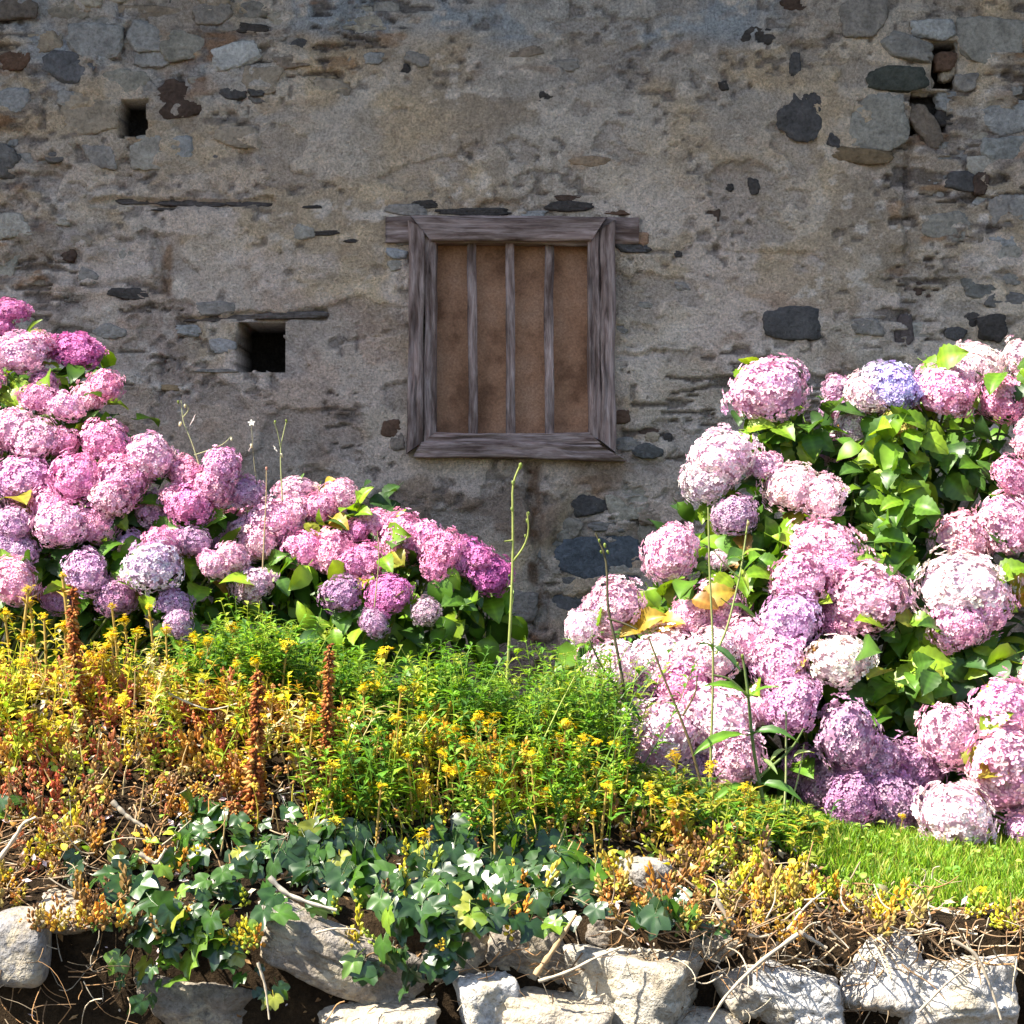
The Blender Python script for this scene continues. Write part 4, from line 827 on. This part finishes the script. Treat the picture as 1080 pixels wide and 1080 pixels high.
# ------------------------------------------------------------------ tall single stalks and leafy stems
def stalk(label, pts_px, d, r0=.004, col=(.16, .22, .05), buds=(), branches=(), leaves=(), flowers=(), name='tall_stalk', group=None):
    pts = spline([P(a, b, d) for a, b in pts_px], 16); base = pts[0].copy(); root = empty(name, base, label, 'plant stalk', group)
    parts = [tube(pts - base, np.linspace(r0, r0 * .55, 16), 6, col)]
    for br in branches: q = spline([P(a, b, d - .01 * i) for i, (a, b) in enumerate(br)], 8); parts.append(tube(q - base, np.linspace(r0 * .7, r0 * .4, 8), 5, col))
    v, f, c = cat(parts); link('stem', new_mesh('stem', v, f, m_stem, c, smooth=True), base, parent=root)
    for (a, b, s, cc) in buds:
        link('bud', BUD, P(a, b, d - .006), (U(-.4, .4), U(-.4, .4), U(0, 6)), (s * .7, s * .7, s), root, cc)
    for (x0, y0, x1, y1, cc) in leaves:
        p0, p1 = P(x0, y0, d - .01), P(x1, y1, d - .06); L_ = np.linalg.norm(p1 - p0)
        link('leaf', BLADE[rng.integers(3)], p0, frame(p1 - p0, (-.2, -.5, .9)), (L_, L_ * .75, L_), root, cc)
    for (a, b, s) in flowers: link('flower', FLW, P(a, b, d - .01), (1.1, U(-.4, .4), U(0, 6)), (s, s, s), root, (.8, .78, .7))
bv, bf = ICO[2]; bb = bv * (1 + .12 * np.sin(bv[:, 2:3] * 5)); bb = bb * np.array([.8, .8, 1.])
BUD = new_mesh('bud', bb, bf, m_hleaf, np.ones((len(bb), 3)), smooth=True)
BLADE = []
for k in range(3):
    v, f, c = leaf_mesh(660 + k, 8, 2, .15, .03); BLADE.append(new_mesh('leaf', v, f, m_hleaf, c, smooth=True))
fv = [(0, 0, 0)]; ff = []
for j in range(5):
    q = j * 1.2566; b = len(fv); fv += [(.6 * math.cos(q - .5), .6 * math.sin(q - .5), .15), (1.0 * math.cos(q), 1.0 * math.sin(q), .1), (.6 * math.cos(q + .5), .6 * math.sin(q + .5), .15)]; ff += [(0, b, b + 1), (0, b + 1, b + 2)]
FLW = new_mesh('flower', np.array(fv), np.array(ff), m_petal, np.ones((len(fv), 3)))
LGc = (.22, .28, .06)
stalk('tall thin green stalk with knobbly tip standing below the window sill', [(532, 760), (537, 680), (541, 600), (541, 540), (540, 510), (549, 490)], 6.15, .0055, (.24, .27, .07),
      [(549, 491, .011, LGc), (541, 509, .009, LGc), (540, 537, .008, LGc), (557, 542, .009, LGc), (556, 549, .008, LGc), (554, 565, .006, LGc)], [[(541, 592), (553, 578), (559, 560), (556, 540)], [(541, 570), (532, 571)]], [(534, 735, 545, 765, (.1, .2, .04)), (534, 720, 512, 716, (.13, .24, .02))])
stalk('dark slender stem curving up in front of the leftmost pale pink heads', [(668, 800), (660, 735), (648, 670), (640, 640), (641, 590), (628, 562)], 5.75, .0055, (.07, .06, .03), [(638, 575, .008, LGc), (641, 582, .007, LGc), (632, 570, .006, LGc), (634, 582, .006, LGc)], [[(652, 728), (632, 700), (622, 675)], [(640, 652), (660, 658), (672, 664)]], [(654, 738, 628, 752, (.09, .19, .03)), (655, 738, 676, 756, (.04, .1, .03)), (622, 680, 604, 684, (.12, .2, .03))], name='leafy_stem')
stalk('straight pale stem crossing the pale pink heads with one round leaf', [(748, 850), (750, 790), (753, 690), (748, 600), (747, 535)], 5.7, .0045, (.22, .24, .08), (), [], [(752, 686, 738, 676, (.05, .12, .03)), (752, 680, 782, 706, (.04, .09, .03))], name='leafy_stem')
stalk('thin leaning stem with pale bud in front of the upper white head', [(755, 690), (768, 660), (782, 600), (789, 548)], 5.9, .004, (.25, .28, .1), [(789, 552, .008, (.4, .35, .2)), (787, 562, .006, LGc)], [[(780, 610), (765, 596), (752, 580)]], [(783, 592, 766, 586, (.08, .2, .03)), (783, 586, 806, 578, (.16, .26, .03)), (782, 600, 790, 622, (.2, .28, .03))], name='leafy_stem')
stalk('leafy upright weed with long pointed leaves before the mauve heads', [(816, 912), (806, 850), (794, 790), (789, 730), (783, 690)], 5.55, .0065, (.10, .14, .04), [(783, 692, .008, LGc), (778, 700, .006, LGc)], [[(800, 820), (836, 790), (848, 768)], [(789, 735), (770, 715), (752, 712)]],
      [(790, 735, 820, 722, (.09, .2, .02)), (789, 733, 742, 720, (.10, .22, .02)), (795, 772, 842, 776, (.06, .14, .03)), (790, 775, 730, 790, (.10, .22, .02)), (800, 830, 745, 842, (.10, .22, .02)), (802, 826, 850, 842, (.07, .16, .03)), (808, 860, 775, 872, (.2, .3, .03)), (810, 866, 850, 876, (.15, .28, .03)), (812, 880, 836, 900, (.16, .28, .03)), (812, 890, 780, 896, (.12, .24, .03)), (805, 800, 820, 815, (.2, .28, .1))], name='leafy_stem')
stalk('brownish stem leaning left across the front pale pink heads', [(744, 845), (730, 790), (716, 752), (700, 715), (684, 672)], 5.65, .005, (.12, .09, .04), (), [[(720, 755), (735, 730), (735, 712)]], [], name='leafy_stem')
stalk('pair of pale stems rising in the lawn edge beside the leafy weed', [(826, 880), (829, 820), (829, 752)], 5.6, .004, (.3, .33, .14), [(829, 752, .008, (.4, .4, .25))], [[(830, 860), (840, 830), (846, 800), (848, 785)]], [(836, 800, 856, 790, (.25, .32, .12)), (830, 790, 812, 800, (.25, .32, .12))], name='leafy_stem')
PW = (.62, .6, .5)
stalk('dry stalk with a white flower leaning out of the tall pink bush', [(210, 490), (202, 465), (193, 445), (191, 422)], 6.75, .003, (.3, .3, .16), [(188, 424, .007, LGc), (195, 428, .007, PW), (190, 447, .009, PW)], [[(193, 440), (200, 432), (196, 425)], [(205, 480), (235, 470), (244, 460)]], [], [(204, 443, .026)])
stalk('thin stalk with two tiny white blooms, between white flowered and forked stalks', [(274, 530), (268, 490), (265, 446)], 6.8, .0022, (.22, .2, .12), [(244, 463, .007, PW), (265, 470, .008, PW)], [], [], [(265, 446, .014), (264, 473, .016)])
stalk('forked pale stalk above the edge of the two left bushes', [(298, 530), (296, 490), (296, 470), (302, 444)], 6.8, .003, (.3, .32, .14), [(290, 445, .007, LGc), (302, 444, .007, LGc), (297, 480, .008, PW)], [[(296, 472), (293, 456), (289, 445)]], [], [(290, 474, .016)])
stalk('bare upright straw stem before the low magenta bush', [(277, 600), (279, 560), (281, 520), (281, 492)], 6.4, .003, (.35, .25, .14), [(281, 494, .007, (.4, .2, .15))])
stalk('short dry stem rising before the magenta heads of the low bush', [(395, 640), (400, 590), (398, 560)], 6.4, .0025, (.25, .22, .1), ())

# ------------------------------------------------------------------ dry roots, twigs, litter
r5 = np.random.default_rng(21); parts = []
def dry(cx, cy, rx, ry, n, L0, L1, r0):
    for _ in range(n):
        px, py = cx + r5.uniform(-rx, rx), cy + r5.uniform(-ry, ry); d = min(ray_ground(px, py, off=.02), 4.74 if py > 965 else 9) - r5.uniform(-.01, .07); p = P(px, py, d)
        L_ = r5.uniform(L0, L1); a = r5.uniform(0, 6.28); dr = np.array([math.cos(a), r5.normal(-.2, .3), .55 * math.sin(a) - .25]); pts = [p]
        for k in range(4): dr = dr + r5.normal(0, .42, 3); dr /= np.linalg.norm(dr); pts.append(pts[-1] + dr * L_ / 4)
        pts = np.array(pts); pts[:, 2] = np.maximum(pts[:, 2], ground(pts[:, 0], pts[:, 1]) + .006)
        col = np.array([(.40, .30, .19), (.28, .18, .10), (.50, .42, .31), (.18, .11, .06), (.34, .19, .085)])[r5.integers(5)] * r5.uniform(.7, 1.1)
        parts.append(tube(spline(pts, 8), np.linspace(r0, r0 * .5, 8) * r5.uniform(.5, 1.4), 4, col))
dry(850, 955, 150, 30, 190, .04, .13, .0026); dry(960, 1000, 130, 24, 110, .04, .14, .0024); dry(760, 920, 70, 20, 80, .04, .1, .0022); dry(720, 990, 90, 40, 80, .05, .16, .002); dry(40, 900, 70, 40, 110, .05, .18, .002); dry(160, 850, 150, 50, 110, .04, .14, .0018)
dry(60, 1040, 80, 40, 50, .08, .2, .0015); dry(560, 1030, 90, 35, 45, .05, .14, .0018); dry(300, 780, 250, 80, 120, .03, .10, .0014); dry(1000, 975, 90, 14, 60, .05, .12, .0018); dry(640, 1065, 300, 16, 70, .03, .1, .0016)
v, f, c = cat(parts); o = link('dry_roots', new_mesh('dry_roots', v, f, m_twig, c, smooth=True)); tag(o, 'tangle of dry straw coloured roots over the wall top', 'dry roots', kind='stuff')
def twig(label, pts_px, d, r0, col=(.46, .38, .28)):
    pts = spline([P(a, b, d + (q[0] if q else 0)) for a, b, *q in pts_px], 14); base = pts[0].copy()
    v, f, c = tube(pts - base, np.linspace(r0, r0 * .5, 14) * (1 + .25 * np.sin(np.arange(14) * 2.1)), 7, col)
    tag(link('twig', new_mesh('twig', v, f, m_twig, c, smooth=True), base), label, 'twig', 'dry twigs on the wall top')
twig('thick bare twig slanting up from the white stones at the centre', [(565, 1028), (585, 1000), (607, 965)], 4.66, .008, (.42, .28, .15))
twig('long pale arched twig over the broad central boulder', [(568, 1035), (600, 1025), (632, 1008), (658, 998)], 4.6, .0045)
twig('pale twig forking down the bank right of the ivy cluster', [(755, 948), (775, 980), (800, 990), (830, 980)], 4.68, .006)
twig('long pale twig hanging from the bank to the bottom edge', [(842, 985), (800, 1015), (765, 1050), (748, 1078)], 4.6, .0055)
twig('thin whitish twig lying above the small pale boulder', [(812, 1005), (835, 975), (850, 955), (870, 940)], 4.72, .0045)
twig('straight pale twig lying on the dry roots beside the lawn', [(835, 978), (855, 990), (872, 1000)], 4.66, .007)
twig('arched bleached twig drooping over the rightmost boulders', [(1005, 992), (1030, 1005), (1045, 1040), (1056, 1075)], 4.62, .005)
twig('thin twig reaching across the rightmost white boulder', [(970, 1066), (1000, 1035), (1030, 1015)], 4.6, .0035, (.4, .33, .25))
twig('thick bleached root lying on the long slab', [(284, 925), (300, 942), (325, 952), (355, 960)], 4.66, .007, (.5, .44, .35))
twig('thin straw lying across the long slab', [(333, 984), (352, 979), (375, 980)], 4.62, .0035)
twig('broken pale stick lying on the left bank above the ivy', [(118, 845), (135, 862), (152, 872)], 4.86, .007)
twig('short forked stick beside the glossy left ivy', [(147, 900), (165, 912), (175, 895)], 4.8, .006)
twig('curling root above the round left boulder', [(0, 905), (18, 880), (24, 868), (38, 862)], 4.82, .006, (.5, .40, .30))
twig('upright bare twig below the left ivy trail', [(272, 1015), (280, 1040), (284, 1075)], 4.64, .004)
twig('thin dry bramble arching over the crest of the bank', [(175, 730), (200, 742), (222, 750), (250, 742)], 5.3, .0035, (.5, .42, .3))
r6 = np.random.default_rng(22); n = 5000
x = r6.uniform(-2.2, 2.0, n); y = r6.uniform(-3.25, -2.3, n); k = ~lawn_keep(x, y, x); x, y = x[k], y[k]; n = len(x)
lv = np.array([(-1, 0, 0), (0, -.45, .2), (0, 0, .0), (0, .45, .25), (1, 0, .3)]); lf = np.array([(0, 1, 2), (0, 2, 3), (1, 4, 2), (2, 4, 3)])
v, f, c = batch(lv, lf, basis(np.stack([r6.normal(0, .5, n), r6.normal(-.3, .5, n), np.ones(n)], 1), r6.uniform(0, 6.28, n)), r6.uniform(.005, .017, n), np.stack([x, y, ground(x, y) + r6.uniform(.004, .04, n)], 1), np.array([(.45, .35, .22), (.3, .18, .08), (.6, .52, .4), (.2, .11, .05), (.62, .5, .5)])[r6.integers(0, 5, n)])
o = link('leaf_litter', new_mesh('leaf_litter', v, f, m_litter, c)); tag(o, 'scattered dead leaves and fallen petals on the bank', 'leaf litter', kind='stuff')

n = 2600; x = r6.uniform(-2.2, 1.0, n); y = r6.uniform(-3.15, -2.2, n); dq = y + 8; pyq = 540 - (ground(x, y) - 1) * F / dq; pxq = 540 + x * F / dq; k = ~lawn_keep(x, y, x) & (fbm2(x * 8, y * 9, 3, 12) > .44) & ~((pxq > 200) & (pxq < 640) & (pyq > 862)); x, y = x[k], y[k]; n = len(x)
bc = np.array([(.46, .48, .04), (.30, .40, .04), (.60, .50, .05), (.16, .28, .04), (.62, .56, .34), (.52, .26, .05), (.22, .34, .05)])[r6.integers(0, 7, n)] * r6.uniform(.7, 1.15, (n, 1))
a = r6.uniform(0, 6.28, n)
v, f, c = batch(SV, SF, frames(np.stack([np.cos(a), np.sin(a), r6.uniform(0, 1.2, n)], 1), np.stack([r6.normal(-.2, .5, n), r6.normal(-.3, .5, n), np.ones(n)], 1)), r6.uniform(.014, .036, n), np.stack([x, y, ground(x, y) + r6.uniform(.015, .075, n)], 1), bc, SC[:, 0])
o = link('bank_herbs', new_mesh('bank_herbs', v, f, m_weed, c, smooth=True)); tag(o, 'small mixed broad leaves sprouting through the stonecrop bank', 'herbs', kind='stuff')

ps = []
for _ in range(260):
    qx = r6.uniform(-20, 640); d = r6.uniform(5.0, 5.75); xx = (qx - 540) * d / F; yy = d - 8; g = float(ground(xx, yy)); H = r6.uniform(.03, .14) * (1.1 if qx < 350 else .8)
    b = np.array([xx, yy, g]); t = b + [r6.normal(0, .03), r6.normal(0, .03), H]; cc = np.array([(.55, .40, .18), (.45, .22, .07), (.62, .50, .26), (.30, .14, .06), (.6, .48, .06)])[r6.integers(5)]
    ps.append(tube(spline([b, (b + t) / 2 + r6.normal(0, .01, 3), t], 5), np.linspace(.0026, .0014, 5), 4, cc))
    k = r6.integers(3, 9); rr = r6.uniform(.004, .010)
    o3 = np.array([(1, 0, 0), (-1, 0, 0), (0, 1, 0), (0, -1, 0), (0, 0, 1), (0, 0, -1)], float); f3_ = np.array([(0, 2, 4), (2, 1, 4), (1, 3, 4), (3, 0, 4), (2, 0, 5), (1, 2, 5), (3, 1, 5), (0, 3, 5)])
    T = t + r6.normal(0, rr * 1.1, (k, 3)); ps.append(batch(o3, f3_, np.tile(np.eye(3), (k, 1, 1)), r6.uniform(.5, 1, k) * rr * .8, T, np.tile(np.array([(.62, .40, .05), (.5, .24, .05), (.75, .58, .04), (.40, .18, .06)])[r6.integers(4)], (k, 1))))
v, f, c = cat(ps); o = link('dry_stems', new_mesh('dry_stems', v, f, m_litter, c)); tag(o, 'thicket of dry upright straw and rust coloured stems on the bank', 'dry stems', kind='stuff')

n = 420; x = r6.uniform(.5, 2.4, n); y = r6.uniform(-3.1, -1.9, n); k = lawn_keep(x, y, x); x, y = x[k], y[k]; n = len(x); a = r6.uniform(0, 6.28, n)
bc = np.array([(.10, .24, .03), (.16, .30, .03), (.30, .34, .06), (.13, .26, .03), (.22, .34, .05)])[r6.integers(0, 5, n)]
v, f, c = batch(SV, SF, frames(np.stack([np.cos(a), np.sin(a), r6.uniform(0, .6, n)], 1), np.stack([r6.normal(-.2, .3, n), r6.normal(-.2, .3, n), np.ones(n)], 1)), r6.uniform(.012, .026, n), np.stack([x, y, ground(x, y) + r6.uniform(.025, .05, n)], 1), bc, SC[:, 0])
o = link('lawn_weeds', new_mesh('lawn_weeds', v, f, m_weed, c, smooth=True)); tag(o, 'small round lawn weeds and fallen petals in the grass', 'lawn weeds', kind='stuff')
